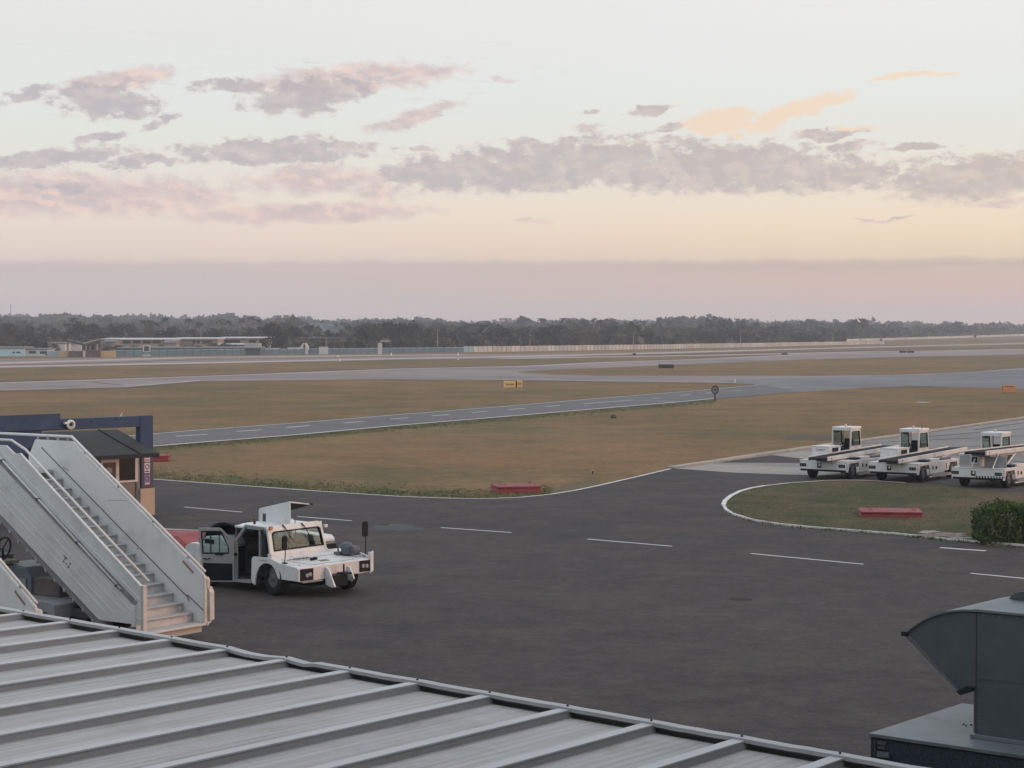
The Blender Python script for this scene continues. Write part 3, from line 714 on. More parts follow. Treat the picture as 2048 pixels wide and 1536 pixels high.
# ------------------------------------------------------------------ rooftop ventilation unit, lower right
def vent_unit():
    A = G(1700 + 148 / 3.98, 1150 + 1258 / 3.98, 3.9)
    root = thing('rooftop_ventilation_unit', 'dark grey rooftop air duct with curved hood on a flat plinth', 'ventilation unit', (A.x, A.y, 0), radians(-39))
    zb = 3.9; zt = 4.84
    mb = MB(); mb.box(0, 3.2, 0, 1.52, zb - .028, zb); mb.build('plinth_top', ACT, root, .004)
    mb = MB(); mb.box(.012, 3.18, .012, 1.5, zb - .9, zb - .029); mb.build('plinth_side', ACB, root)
    for x, y in ((.1, .1), (3.0, .1), (.1, 1.4), (3.0, 1.4)):
        MB().box(x - .06, x + .06, y - .06, y + .06, 0, zb - .9).build('leg', DARKGREY, root)
    y0 = .33; y1 = 1.26
    xd = .69
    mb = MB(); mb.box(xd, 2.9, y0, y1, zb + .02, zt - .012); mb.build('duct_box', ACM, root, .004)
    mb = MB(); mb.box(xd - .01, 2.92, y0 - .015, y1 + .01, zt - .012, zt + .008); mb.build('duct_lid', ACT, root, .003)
    mb = MB(); mb.box(xd - .025, 2.92, y0 - .03, y0 - .002, zb + .002, zb + .03); mb.build('base_angle', ACT, root, .003)
    mb = MB(); mb.box(xd - .006, xd + .008, y0 - .008, y0 - .001, zb + .04, zt - .02)
    mb.box(1.75, 1.765, y0 - .006, y0 - .001, zb + .04, zt - .02); build_split(mb, 'duct_seam', DARKGREY, root)
    mb = MB()
    for i in range(9): mb.lathe([(.006, 0), (.006, -.003)], (xd + .03, y0 - .0005, zb + .08 + i * .1), 'Y', 6)
    for i in range(16): mb.lathe([(.006, 0), (.006, -.003)], (xd + .06 + i * .13, y0 - .0005, zt - .035), 'Y', 6)
    build_split(mb, 'rivet', ACT, root)
    MB().box(xd + .02, 1.74, y0 - .004, y0 - .0005, zb + .44, zb + .452).build('duct_crease', ACM, root)
    # curved hood : profile in (x, z)
    tip = (.13, 4.615); arc = []
    for i in range(13):
        t = i / 12.0
        p0, p1, p2 = Vector(tip), Vector((.34, 4.83)), Vector((xd - .01, 4.835))
        q = p0 * (1 - t) ** 2 + p1 * 2 * t * (1 - t) + p2 * t * t; arc.append((q.x, q.y))
    bot = [(xd - .01, 4.26), (.585, 4.22)]
    prof = arc + bot
    mb = MB(); mb.prism_y(prof, y0 + .005, y0 + .02); mb.build('hood_side', ACM, root)
    mb = MB(); mb.prism_y(prof, y1 - .02, y1 - .005); mb.build('hood_side', ACM, root)
    vs = []; fs = []
    for i, (x, z_) in enumerate(arc): vs += [(x, y0 - .012, z_ + .006), (x, y1, z_ + .006), (x, y1, z_ - .008), (x, y0 - .012, z_ - .008)]
    for i in range(len(arc) - 1):
        for j in range(4): fs.append((i * 4 + j, i * 4 + (j + 1) % 4, i * 4 + 4 + (j + 1) % 4, i * 4 + 4 + j))
    fs += [(0, 1, 2, 3), tuple((len(arc) - 1) * 4 + j for j in range(4))]
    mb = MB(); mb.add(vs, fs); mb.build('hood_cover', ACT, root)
    mb = MB(); mb.box(tip[0] - .035, tip[0] + .012, y0 - .014, y1 + .002, tip[1] - .022, tip[1] + .012); mb.build('drip_edge', DARK, root)
    mb = MB(); mb.tube([(tip[0] + .005, y0 - .004, tip[1] - .02), (.585, y0 - .004, 4.215)], .008, 6); mb.build('edge_rod', DARKGREY, root)
    mb = MB(); mb.prism_y([(.555, 4.23), (.585, 4.205), (.66, 4.235), (.70, 4.275), (.63, 4.275)], y0 - .03, y0 + .3); mb.build('drain_flap', DARK, root)
    mb = MB(); mb.box(.30, 1.1, 1.30, 1.42, zb + .002, zb + .075); mb.build('rear_channel', ACT, root, .003)
    mb = MB()
    for dx, dy in ((.02, .0), (.05, .03), (.03, .06), (.10, .05), (-.02, .04)): mb.lathe([(.010, 0), (.006, .006)], (.42 + dx, .70 + dy, zb), 'Z', 5)
    build_split(mb, 'dirt_lump', DARK, root)
    # the second hood behind
    mb = MB(); pr = [(.93 + .42 * cos(a) * -1 + .15, 4.85 + .10 * sin(a)) for a in [pi * i / 10 for i in range(11)]]
    mb.prism_y(pr, .95, 1.9); mb.build('rear_hood', ACM, root)
    mb = MB()
    mb.box(.05, .058, -.004, .011, zb - .16, zb - .05); mb.box(.075, .145, -.003, .011, zb - .075, zb - .05); mb.box(.075, .135, -.003, .011, zb - .105, zb - .085)
    build_split(mb, 'bracket', DARKGREY, root)
    mb = MB(); mb.box(.07, .17, -.004, .011, zb - .165, zb - .125); mb.build('sticker', mat('sticker', (.16, .18, .19), .6, .3, 40), root)
vent_unit()

# ------------------------------------------------------------------ passenger boarding stairs
TS = lambda x, y: (x / 3.2, 800 + y / 3.2)
P0 = G(*TS(1235, 1360), .55)
def wheel(root, x, y, r, w, out=-1, rimr=.5, holes=8, nm='wheel', rz=0.0):
    """wheel with tyre and rim; out = side of the outer face along y"""
    M = Matrix.Translation((x, y, r)) @ Matrix.Rotation(rz, 4, 'Z')
    h = w / 2
    mb = MB(); mb.lathe([(r * rimr, -h * .8), (r * .9, -h), (r * .985, -h * .75), (r, 0), (r * .985, h * .75), (r * .9, h), (r * rimr, h * .8)], (0, 0, 0), 'Y', 28).xf(M)
    t = mb.build(nm, RUBBER, root, smooth=False)
    mb = MB(); rr = r * rimr
    mb.lathe([(rr, out * h * .82), (rr * .9, out * h * .95), (rr * .82, out * h * .5), (rr * .45, out * h * .45), (rr * .34, out * h * .95), (rr * .2, out * h * 1.05)], (0, 0, 0), 'Y', 24).xf(M)
    mb.build('rim', RIM, t)
    mb = MB()
    for i in range(holes):
        a = 2 * pi * i / holes
        mb.lathe([(rr * .13, out * h * .5), (rr * .13, out * h * .62)], (rr * .64 * cos(a), 0, rr * .64 * sin(a)), 'Y', 8)
    mb.xf(M); mb.build('wheel_nut', DARK if holes < 8 else LENS, t)
    return t
def make_stairs(label, loc, rz, number=True):
    root = thing('boarding_stairs', label, 'boarding stairs', loc, rz, 'passenger boarding stairs parked beside the canopy')
    run, rise = .304, .2
    W = 1.75
    for k in range(-1, 15):
        x = run * k; zt = .55 + rise * k
        mb = MB()
        x1 = x + run + .002
        mb.box(x - .035, x1, .03, W - .03, zt - .035, zt)
        mb.box(x, x + .012, .035, W - .035, zt - rise + .001, zt - .036)
        s = mb.build('step', STAIRG if k > 1 else mat('stair_tread_lit', (0.46, 0.44, 0.42), .55, .1, 4.0) if 'stair_tread_lit' not in bpy.data.materials else bpy.data.materials['stair_tread_lit'], root)  # lowest steps: warm low-sun light put into the tread colour
        mb = MB(); mb.box(x - .040, x - .030, .035, W - .035, zt - .034, zt - .012); mb.build('nosing', GREY, s)
    MB().box(-.42, -.34, .0, W, .30, .345).build('foot_plate', CREAM, root, .01)
    MB().box(4.26 + .304, 8.4, .03, W - .03, 3.49, 3.55).build('platform', STAIRG, root)
    # right-hand side wall (its inner face shows)
    pr = [(-.34, .33), (-.34, 1.42), (3.93, 4.24), (5.22, 4.24), (5.46, 3.84), (5.46, 3.3), (4.6, 3.2), (.15, .33)]
    MB().prism_y(pr, -.045, 0.0).build('side_panel', STAIRW, root, .006)
    def strip(x0, z0, x1, z1, y0, y1, t):
        d = Vector((x1 - x0, z1 - z0)).normalized(); n = Vector((-d.y, d.x)) * t / 2
        return MB().prism_y([(x0 - n.x, z0 - n.y), (x1 - n.x, z1 - n.y), (x1 + n.x, z1 + n.y), (x0 + n.x, z0 + n.y)], y0, y1)
    strip(.19, .90, 5.0, 4.06, .0, .008, .022).build('panel_groove', DARKGREY, root)
    strip(-.34, .62, .16, .93, .0, .010, .020).build('panel_groove', DARKGREY, root)
    MB().tube([(.2, .012, .93), (.13, .03, .87), (.1, .03, .80)], .012, 6).build('latch', DARKGREY, root)
    strip(-.30, 1.41, 3.93, 4.205, -.052, .012, .055).build('top_trim', WHITE, root)
    MB().tube([(-.36, -.02, 1.49), (3.96, -.02, 4.345), (8.6, -.02, 4.345)], .034, 10).build('handrail', WHITE, root, smooth=True)
    mb = MB()
    for t in (.12, .38, .64, .9): mb.box(-.36 + 4.3 * t - .02, -.36 + 4.3 * t + .02, -.035, -.005, 1.42 + 2.85 * t - .02, 1.49 + 2.85 * t)
    for x in (4.1, 4.45, 4.8, 5.15): mb.box(x - .03, x + .03, -.035, -.005, 4.22, 4.34)
    build_split(mb, 'rail_bracket', GREY, root)
    mb = MB(); mb.lathe([(.045, 0), (.045, .03), (.02, .035)], (.42, 0.0, .66), 'Y', 16); mb.build('step_light', WHITE, root)
    mb = MB(); mb.lathe([(.018, .0), (.018, .04)], (.42, 0.0, .66), 'Y', 12); mb.lathe([(.014, .0), (.014, .006)], (1.75, .0, 1.86), 'Y', 10); build_split(mb, 'dark_hole', DARK, root)
    MB().prism_y([(-.38, .33), (-.38, 1.34), (-.345, 1.40), (-.345, .33)], -.07, .02).build('end_post', CREAM, root, .006)
    MB().prism_y([(-.43, .40), (-.43, 1.02), (-.36, 1.14), (-.30, 1.14), (-.30, .40)], -.24, -.10).build('buffer_block', CREAM, root, .01)
    MB().prism_y([(-.40, 1.10), (-.40, 1.30), (-.36, 1.36), (-.30, 1.36), (-.30, 1.10)], -.14, -.05).build('buffer_block', CREAM, root, .01)
    MB().prism_x([(-.20, .38), (-.05, .28), (-.05, .36), (-.20, .42)], -.40, -.34).build('buffer_bracket', CREAM, root)
    strip(-.02, 1.44, .30, 1.68, -.01, .012, .05).build('red_tab', mat('faded_red', (.28, .17, .15), .6) if 'faded_red' not in bpy.data.materials else bpy.data.materials['faded_red'], root)
    mb = MB()
    for i in range(11): mb.lathe([(.012, 0), (.012, .006)], (.35 + i * .42, .0, 1.02 + i * .42 * .657), 'Y', 6)
    build_split(mb, 'panel_screw', GREY, root)
    strip(2.05, 2.95, 2.75, 2.92, .0, .003, .012).build('scratch', GREY, root)
    strip(4.05, 3.55, 4.25, 3.62, .0, .004, .014).build('scratch', DARKGREY, root)
    # left-hand side wall (its outer face shows)
    pl = [(-.24, .50), (-.24, 1.33), (3.66, 4.05), (3.84, 4.05), (4.12, 4.22), (8.5, 4.24), (8.5, 3.3), (5.2, 3.2), (1.15, .55), (1.05, .50)]
    MB().prism_y(pl, W, W + .045).build('side_panel', STAIRW, root, .006)
    strip(-.22, 1.33, 3.66, 4.045, W - .01, W + .055, .05).build('top_trim', WHITE, root)
    MB().tube([(-.30, W - .12, 1.44), (3.60, W - .08, 4.14), (4.0, W - .02, 4.34), (8.6, W - .02, 4.34)], .030, 10).build('handrail', WHITE, root, smooth=True)
    a0 = (-.2, 1.33); sl = .70
    for off, th in ((.17, .012), (.62, .014), (.83, .012), (1.10, .012), (1.30, .012)):
        x1 = 6.0
        xs = -.2 if off < .7 else (off - .55) / .9
        z0 = 1.36 + .70 * xs - off * (1 - .05 * xs * .3)
        strip(xs, z0, x1, 1.36 + .68 * x1 - off - .05, W + .045, W + .058, th).build('panel_rib', WHITE, root)
    strip(-.1, .95, 6.0, 1.30 + .68 * 6 - .40, W + .045, W + .062, .13).build('rail_channel', GREY, root)
    MB().tube([(.32, W + .10, 1.24), (5.8, W + .10, 1.24 + .685 * 5.48)], .022, 8).build('side_rail', STAIRW, root, smooth=True)
    mb = MB()
    for x in (.45, 1.7, 3.0, 4.2): mb.box(x - .04, x + .04, W + .05, W + .13, 1.24 + .685 * (x - .32) - .05, 1.24 + .685 * (x - .32) + .01)
    build_split(mb, 'rail_clamp', DARKGREY, root)
    MB().box(-.34, -.25, W - .04, W + .07, .33, 1.36).build('end_post', CREAM, root, .006)
    MB().box(-.10, -.02, W + .046, W + .12, .46, .92).build('end_bracket', STAIRW, root, .006)
    # under-frame
    n = [(1.0, .50), (1.15, .55), (5.6, 3.46), (5.75, 3.26), (1.35, .38), (1.0, .36)]
    MB().prism_y(n, W - .30, W - .10).build('under_beam', GREY, root, .004)
    MB().prism_y(n, .10, .25).build('under_beam', GREY, root, .004)
    mb = MB()
    for i in range(15):
        x = 1.4 + i * .304; z_ = .40 + .655 * (x - 1.35)
        mb.prism_y([(x, z_ + .02), (x + .1, z_ + .08), (x + .06, z_ - .04)], W - .31, W - .09)
    mb.build('tread_clips', STAIRG, root)
    if number:
        M = Matrix.Translation((2.11, W + .048, 1.69)) @ Matrix.Rotation(pi, 4, 'Z') @ Matrix.Rotation(pi / 2, 4, 'X') @ Matrix.Rotation(radians(-38), 4, 'Z')
        text('number', 'T-1', .22, INK, root, M, .002, True)
    # self-propelled chassis below the flight
    MB().box(1.6, 6.6, .35, 1.45, .42, .62).build('chassis', DARKGREY, root, .01)
    MB().prism_y([(2.35, .44), (2.35, .74), (2.55, .80), (4.0, .80), (4.0, .44)], 1.15, 1.95).build('side_step', GREY, root, .02)
    MB().box(2.6, 3.9, 1.951, 1.98, .50, .56).build('step_slot', DARK, root)
    MB().box(2.85, 3.75, .9, 1.35, .80, 1.20).build('battery_box', mat('brown_box', (.12, .095, .09), .7, .2, 3), root, .02)
    MB().prism_y([(3.76, .80), (3.76, 1.20), (3.95, 1.42), (4.8, 1.46), (4.8, .80)], .5, 1.40).build('hood', mat('blue_grey_paint', (.13, .15, .18), .5, .15, 2), root, .04)
    MB().box(3.9, 4.3, 1.41, 1.44, .84, 1.15).build('hood_side_panel', GREY, root, .01)
    MB().box(4.4, 5.2, 1.2, 1.6, 1.47, 1.55).build('tool_tray', mat('tan_tray', (.25, .22, .17), .7, .3, 6), root, .01)
    mb = MB(); ring = [(4.62 + .26 * cos(a), 1.5 - .10 * sin(a), 1.80 + .26 * sin(a)) for a in [2 * pi * i / 16 for i in range(17)]]
    mb.tube(ring, .025, 6); mb.tube([(4.62, 1.5, 1.8), (4.8, 1.3, 1.45)], .03, 6)
    for i in range(3): mb.tube([ring[i * 5], (4.62, 1.5, 1.8)], .015, 5)
    mb.build('steering_wheel', DARK, root)
    MB().prism_y([(4.95, 1.5), (4.9, 1.62), (5.35, 1.66), (5.45, 2.35), (5.6, 2.35), (5.55, 1.5)], .9, 1.5).build('driver_seat', DARKGREY, root, .04)
    for x in (2.0, 5.9):
        for y, o_ in ((1.6 if x > 3 else 1.3, 1), (.25, -1)): wheel(root, x + .1, y, .38, .24, o_)
    MB().tube([(7.3, .9, .5), (6.8, .9, 3.4)], .09, 10).build('lift_strut', DARKGREY, root)
    MB().tube([(6.4, .5, .5), (8.0, .5, 3.4)], .07, 10).build('lift_strut', DARKGREY, root)
    return root
ang = radians(144)
make_stairs('white airport boarding stairs marked T-1 beside the white tow tractor', (P0.x, P0.y, 0), ang)
e = G(71.9, 1206, 1.5); a2 = radians(141)
o2 = e + Vector((cos(a2), sin(a2), 0)) * .36
make_stairs('partly seen boarding stairs at the left edge, nearest to the canopy roof', (o2.x, o2.y, 0), a2, number=False)

# ------------------------------------------------------------------ white tow tractor with open door
def tow_tractor():
    root = thing('tow_tractor', 'white low tow tractor with its cab door and engine cover open', 'tow tractor', (-5.267, 52.013, 0), radians(-44))
    # front body
    deck = [(.96, .46), (.96, .78), (.90, .81), (.2, .87), (-.20, .98), (-.86, .96), (-.92, .90), (-.95, .30), (-.80, .22), (-.74, .50), (-.62, .70), (-.45, .81), (-.28, .83), (-.12, .80), (.02, .70), (.12, .52), (.17, .46)]
    MB().prism_y(deck, -1.20, -1.15).build('fender', WHITE, root, .008)
    deckr = [(x, z_ + (.05 if z_ > .75 and x > -.3 else 0)) for x, z_ in deck]
    MB().prism_y(deckr, 1.22, 1.28).build('fender', WHITE, root, .008)
    arch = [(-.95, .30), (-.80, .22), (-.74, .50), (-.62, .70), (-.45, .81), (-.28, .83), (-.12, .80), (.02, .70), (.12, .52), (.17, .46)]
    mb = MB()
    mb.loft([(.90, -1.149, .806), (.2, -1.149, .866), (-.20, -1.149, .976), (-.21, -1.149, .90), (.2, -1.149, .80), (.90, -1.149, .74)],
            [(.90, 1.219, .856), (.2, 1.219, .916), (-.20, 1.219, 1.026), (-.21, 1.219, .95), (.2, 1.219, .85), (.90, 1.219, .79)])
    mb.build('front_deck', WHITE, root, .004)
    mb = MB()
    mb.loft([(.962, -1.15, .44), (.962, -1.15, .785), (.90, -1.15, .80), (.90, -1.15, .44)], [(.962, 1.22, .50), (.962, 1.22, .835), (.90, 1.22, .85), (.90, 1.22, .50)])
    mb.build('front_panel', SUNW, root, .006)
    MB().box(.955, .985, -1.14, -.72, .47, .77).build('headlight_panel', BLACK, root, .004)
    MB().box(.955, .985, .86, 1.22, .53, .82).build('headlight_panel', BLACK, root, .004)
    for y, zc in ((-.93, .60), (-.83, .62), (.97, .68), (1.10, .67)):
        MB().lathe([(.055, 0), (.055, .012), (.04, .02)], (.985, y, zc), 'X', 14).build('headlight', LENS, root)
    MB().box(.962, .975, 1.285, 1.345, .52, 1.05).build('corner_plate', WHITE, root)
    MB().box(.90, .99, 1.22, 1.31, .50, 1.02).build('corner_post', WHITE, root, .008)
    # hood panel groove, plate, catch
    def deckz(x, y):
        z_ = .806 + (.90 - x) / .7 * .06 if x > .2 else .866 + (.2 - x) / .4 * .11
        return z_ + .05 * (y + 1.149) / 2.368
    def on_deck(pts, t, dz=.002):
        a = [(x, y, deckz(x, y) + dz) for x, y in pts]; b = [(x, y, deckz(x, y) + dz + t) for x, y in pts]
        return MB().loft(a, b)
    for p in (((.80, -.55), (.80, .85), (.785, .85), (.785, -.55)), ((.80, -.55), (.785, -.56), (.25, -.80), (.25, -.785))):
        on_deck(p, .004).build('hood_groove', DARKGREY, root)
    on_deck(((.60, -.10), (.60, .18), (.42, .18), (.42, -.10)), .006).build('data_plate', mat('brass_plate', (.18, .14, .09), .5, .3, 12), root)
    on_deck(((.38, -.25), (.33, -.02), (.25, -.05), (.30, -.27)), .06).build('hood_catch', BLACK, root, .01)
    M = Matrix.Translation((.16, -.50, .93)) @ Matrix.Rotation(pi / 2, 4, 'Z') @ Matrix.Rotation(radians(8), 4, 'X')
    text('number', 'A-09059', .20, INK, root, M, .002, True)
    for x0_, x1_, z0_, nm_ in ((-.62, -.30, .885, 'fender_trim'),): MB().box(x0_, x1_, -1.206, -1.2005, z0_, z0_ + .012).build(nm_, DARKGREY, root)
    for y_ in (-.30, .02, .34, .66): MB().box(.9625, .967, y_, y_ + .10, .50, .512).build('scuff', GREY, root)
    MB().box(.30, .34, -1.149, 1.2, .845, .848).build('deck_seam', GREY, root) if False else None
    on_deck(((.10, -1.0), (.10, 1.05), (.088, 1.05), (.088, -1.0)), .003).build('hood_groove', DARKGREY, root)
    for x_, y_ in ((.70, -.95), (.05, -.98), (.70, 1.0), (.05, .95)): on_deck(((x_, y_), (x_, y_ + .05), (x_ - .05, y_ + .05), (x_ - .05, y_)), .006).build('deck_plate', GREY, root)
    # tow hitch
    mb = MB(); mb.box(.98, 1.12, -.30, .52, .30, .74); 
    MB().prism_y([(.98, .32), (.98, .76), (1.10, .72), (1.34, .28), (1.22, .26)], -.32, -.27).build('hitch_cheek', WHITE, root, .004)
    MB().prism_y([(.98, .36), (.98, .72), (1.06, .70), (1.22, .42), (1.12, .34)], .44, .48).build('hitch_cheek', WHITE, root, .004)
    MB().box(.98, 1.26, -.269, .20, .28, .56).build('hitch_box', BLACK, root, .01)
    MB().box(1.0, 1.32, .04, .30, .56, .60).build('hitch_jaw', BLACK, root, .01)
    MB().lathe([(.022, -.06), (.022, .26)], (1.18, .13, .56), 'Z', 10).build('hitch_pin', BLACK, root)
    MB().tube([(.94, -1.05, .42), (.97, -.4, .43)], .02, 6).build('front_rod', GREY, root)
    # under body and sills
    MB().box(-3.7, .8, -.62, .62, .28, .46).build('chassis', BLACK, root)
    MB().box(-.95, .85, -.86, .88, .48, .75).build('engine_bay', BLACK, root)
    MB().prism_y([(-1.62, .24), (-1.62, .30), (-.92, .34), (-.92, .26)], -1.24, -.92).build('door_sill', DOORGREY, root, .006)
    MB().box(-3.7, -1.62, -1.22, -1.0, .30, .42).build('side_skirt', GREY, root, .01)
    # front wheels
    wheel(root, -.12, -1.02, .46, .26, -1, .56, 10, rz=radians(-9))
    wheel(root, .20, 1.06, .46, .26, 1, .56, 10, rz=radians(-9))
    wheel(root, -2.9, -1.02, .48, .28, -1, .56, 10)
    wheel(root, -2.9, 1.06, .48, .28, 1, .56, 10)
    # cab
    yl, yr = -1.20, .74
    x0f, x1f = -.22, -.40       # windscreen foot and head
    mb = MB()
    o_ = [(yl + .02, 1.0), (yr, 1.05), (yr - .06, 1.72), (yr - .16, 1.80), (yl + .14, 1.76), (yl + .04, 1.68)]
    i_ = [(yl + .15, 1.13), (yr - .09, 1.17), (yr - .14, 1.62), (yr - .20, 1.66), (yl + .24, 1.63), (yl + .16, 1.58)]
    mb.frame_x(o_, i_, 0, .06)
    mb.v = [(x + x0f + (z_ - 1.0) * (x1f - x0f) / .8, y, z_) for x, y, z_ in mb.v]
    mb.build('windscreen_frame', WHITE, root, .008)
    mb = MB(); i2 = [(y + (.03 if y < -.2 else -.03), z_ + (.03 if z_ < 1.4 else -.03)) for y, z_ in i_]
    mb.frame_x(i_, i2, .0, .075); mb.v = [(x + x0f + (z_ - 1.0) * (x1f - x0f) / .8, y, z_) for x, y, z_ in mb.v]
    mb.build('windscreen_seal', BLACK, root)
    mb = MB().prism_x(i2, .03, .036); mb.v = [(x + x0f + (z_ - 1.0) * (x1f - x0f) / .8, y, z_) for x, y, z_ in mb.v]
    mb.build('windscreen', GLASS, root)
    MB().box(-.30, -.14, yl + .02, yr + .02, .93, 1.08).build('cowl', WHITE, root, .02)
    # roof, crowned
    mb = MB(); vs = []; fs = []; nx, ny = 5, 9
    for top_ in (0, 1):
        for i in range(nx):
            for j in range(ny):
                u = i / (nx - 1); v = j / (ny - 1)
                x = -.36 - u * 1.30; y = yl + .03 + v * (yr - yl - .06)
                e_ = 1 - (2 * v - 1) ** 4; f_ = 1 - (1 - u) ** 5 * .5
                z_ = 1.71 + .05 * e_ * f_ - (0 if top_ else .05) + .02 * v
                vs.append((x, y, z_))
    q = nx * ny
    for i in range(nx - 1):
        for j in range(ny - 1):
            a = i * ny + j; fs += [(a, a + 1, a + ny + 1, a + ny), (q + a, q + a + ny, q + a + ny + 1, q + a + 1)]
    for i in range(nx - 1):
        for j in (0, ny - 1): a = i * ny + j; fs.append((a, a + ny, q + a + ny, q + a))
    for j in range(ny - 1):
        for i in (0, nx - 1): a = i * ny + j; fs.append((a, a + 1, q + a + 1, q + a))
    mb.add(vs, fs); mb.build('cab_roof', WHITE, root, .01)
    # pillars (grey round the door opening)
    def bar(p, q, w, d, name, m):
        p = Vector(p); q = Vector(q); t = (q - p).normalized()
        s_ = Vector((0, 1, 0)); u_ = t.cross(s_).normalized()
        A = [p + u_ * w / 2 * a + s_ * d / 2 * b for a, b in ((-1, -1), (1, -1), (1, 1), (-1, 1))]
        B = [c + (q - p) for c in A]
        return MB().loft(A, B).build(name, m, root, .006)
    bar((-.60, yl + .03, .96), (-.60, yl + .03, 1.74), .05, .06, 'door_pillar', DOORGREY)
    bar((-.40, yl + .03, 1.72), (-1.18, yl + .03, 1.74), .06, .08, 'door_header', DOORGREY)
    bar((-1.16, yl + .03, 1.74), (-1.58, yl + .03, 1.32), .08, .07, 'door_pillar', DOORGREY)
    bar((-1.60, yl + .03, 1.34), (-1.60, yl + .03, .26), .09, .07, 'door_pillar', DOORGREY)
    bar((-1.60, yr - .03, 1.76), (-1.60, yr - .03, .5), .08, .07, 'rear_pillar', WHITE)
    bar((-.42, yr - .03, 1.78), (-.30, yr - .03, 1.0), .05, .06, 'front_pillar', WHITE)
    # cab lower walls, seen dark inside through the opening
    MB().box(-1.66, -.30, yr - .03, yr, .46, 1.10).build('cab_wall', WHITE, root)
    MB().box(-1.70, -1.64, yl + .08, yr, .46, 1.16).build('cab_rear_wall', BLACK, root)
    MB().box(-1.70, -1.65, yl + .08, yr, 1.16, 1.20).build('rear_sill', WHITE, root)
    MB().box(-.90, -.34, yl + .06, yr - .04, .46, .96).build('dashboard', BLACK, root)
    MB().box(-1.64, -.62, yl + .10, yr - .04, .36, .42).build('cab_floor', BLACK, root)
    MB().prism_y([(-1.5, .42), (-1.5, 1.25), (-1.42, 1.25), (-1.36, .80), (-1.0, .78), (-1.0, .42)], -.98, -.45).build('driver_seat', BLACK, root, .04)
    MB().prism_y([(-1.5, .42), (-1.5, 1.20), (-1.42, 1.20), (-1.36, .80), (-1.0, .78), (-1.0, .42)], -.10, .45).build('passenger_seat', DARKGREY, root, .04)
    mb = MB(); mb.tube([(-.80 + .05 * sin(a), -.72 + .2 * cos(a), 1.08 + .16 * sin(a)) for a in [2 * pi * i / 18 for i in range(19)]], .014, 6); mb.tube([(-.80, -.72, 1.08), (-.62, -.72, .9)], .02, 6)
    mb.build('steering_wheel', BLACK, root)
    MB().box(-1.66, -1.63, yl + .12, yr - .08, 1.20, 1.70).build('rear_window', GLASS, root)
    MB().frame_x([(yl + .06, 1.19), (yr, 1.19), (yr, 1.76), (yl + .06, 1.74)], [(yl + .12, 1.22), (yr - .08, 1.22), (yr - .08, 1.70), (yl + .12, 1.68)], -1.67, -1.62).build('rear_window_frame', DARKGREY, root)
    MB().prism_y([(-.575, 1.0), (-.575, 1.68), (-.44, 1.68), (-.32, 1.0)], yl + .02, yl + .026).build('quarter_window', GLASS, root)
    # wipers, amber lamp, mirrors, beacon
    for y in (-.62, .02):
        mb = MB(); mb.tube([(-.34, y - .04, 1.78), (-.30, y, 1.74), (-.265, y + .05, 1.66), (-.20, y + .16, 1.40)], [.02, .018, .012, .008], 6)
        mb.tube([(-.20, y + .04, 1.58), (-.16, y + .22, 1.34)], .010, 5); build_split(mb, 'wiper', BLACK, root)
    MB().box(-.30, -.24, yl + .06, yl + .16, 1.68, 1.78).build('indicator_lamp', AMBER, root, .01)
    MB().box(-.30, -.23, yr - .02, yr + .07, 1.62, 1.70).build('indicator_lamp', WHITE, root, .01)
    MB().lathe([(.035, 0), (.035, .09), (.022, .10), (.02, .16)], (-.92, yl + .10, 1.79), 'Z', 12).build('beacon', mat('dark_red_lens', (.06, .02, .02), .4), root)
    for base, mx, my, mz0, mz1, sy in (((.30, -1.10, .87), .34, -1.14, 1.24, 1.58, .075), ((.80, 1.22, .90), .80, 1.20, 1.42, 1.82, .085)):
        mb = MB(); mb.tube([base, (mx, my + .03, mz0 - .1), (mx, my, mz0 + .1)], .014, 6); arm = mb.build('mirror_arm', BLACK, root)
        mb = MB(); c = .03
        mb.prism_x([(my - sy, mz0 + c), (my - sy + c, mz0), (my + sy - c, mz0), (my + sy, mz0 + c), (my + sy, mz1 - c), (my + sy - c, mz1), (my - sy + c, mz1), (my - sy, mz1 - c)], mx - .02, mx + .03)
        mb.build('mirror', BLACK, arm, .006)
        MB().box(base[0] - .08, base[0] + .04, base[1] - .03, base[1] + .05, base[2] - .01, base[2] + .02).build('mirror_foot', BLACK, arm)
    mb = MB(); mb.tube([(.42 + .07 * cos(a), -1.04, .90 + .07 * sin(a)) for a in [2 * pi * i / 14 for i in range(13)]], .014, 6); mb.build('lifting_eye', WHITE, root)
    # tank and hoses at the right front corner
    mb = MB(); mb.lathe([(.10, 0), (.16, .03), (.17, .22), (.12, .30), (.05, .33)], (.30, 1.02, .92), 'Z', 18); mb.build('filler_tank', mat('blue_grey_tank', (.085, .10, .13), .5, .2, 4), root, smooth=False)
    mb = MB(); mb.lathe([(.09, -.12), (.13, -.10), (.13, .10), (.09, .12)], (.50, 1.10, 1.04), 'Y', 16); mb.build('winch_drum', mat('drum_grey', (.10, .10, .12), .6, .2, 5), root)
    mb = MB(); mb.box(.06, .22, .76, .98, .90, 1.0); mb.tube([(.14, .86, 1.0), (.12, .82, 1.2), (.16, .9, 1.27)], .025, 6); build_split(mb, 'winch_mount', RIM, root, .01)
    MB().prism_y([(.55, .86), (.60, .99), (.95, .92), (.95, .82)], 1.19, 1.23).build('corner_gusset', WHITE, root)
    # deck to the right of the cab
    MB().box(-3.3, -.22, yr + .02, 1.26, .46, 1.03).build('side_deck', WHITE, root, .01)
    MB().box(-1.9, -.30, yr + .08, 1.20, 1.03, 1.16).build('vent_slot', BLACK, root, .01)
    MB().box(-1.6, -.42, yr + .06, 1.22, 1.16, 1.19).build('vent_lip', GREY, root)
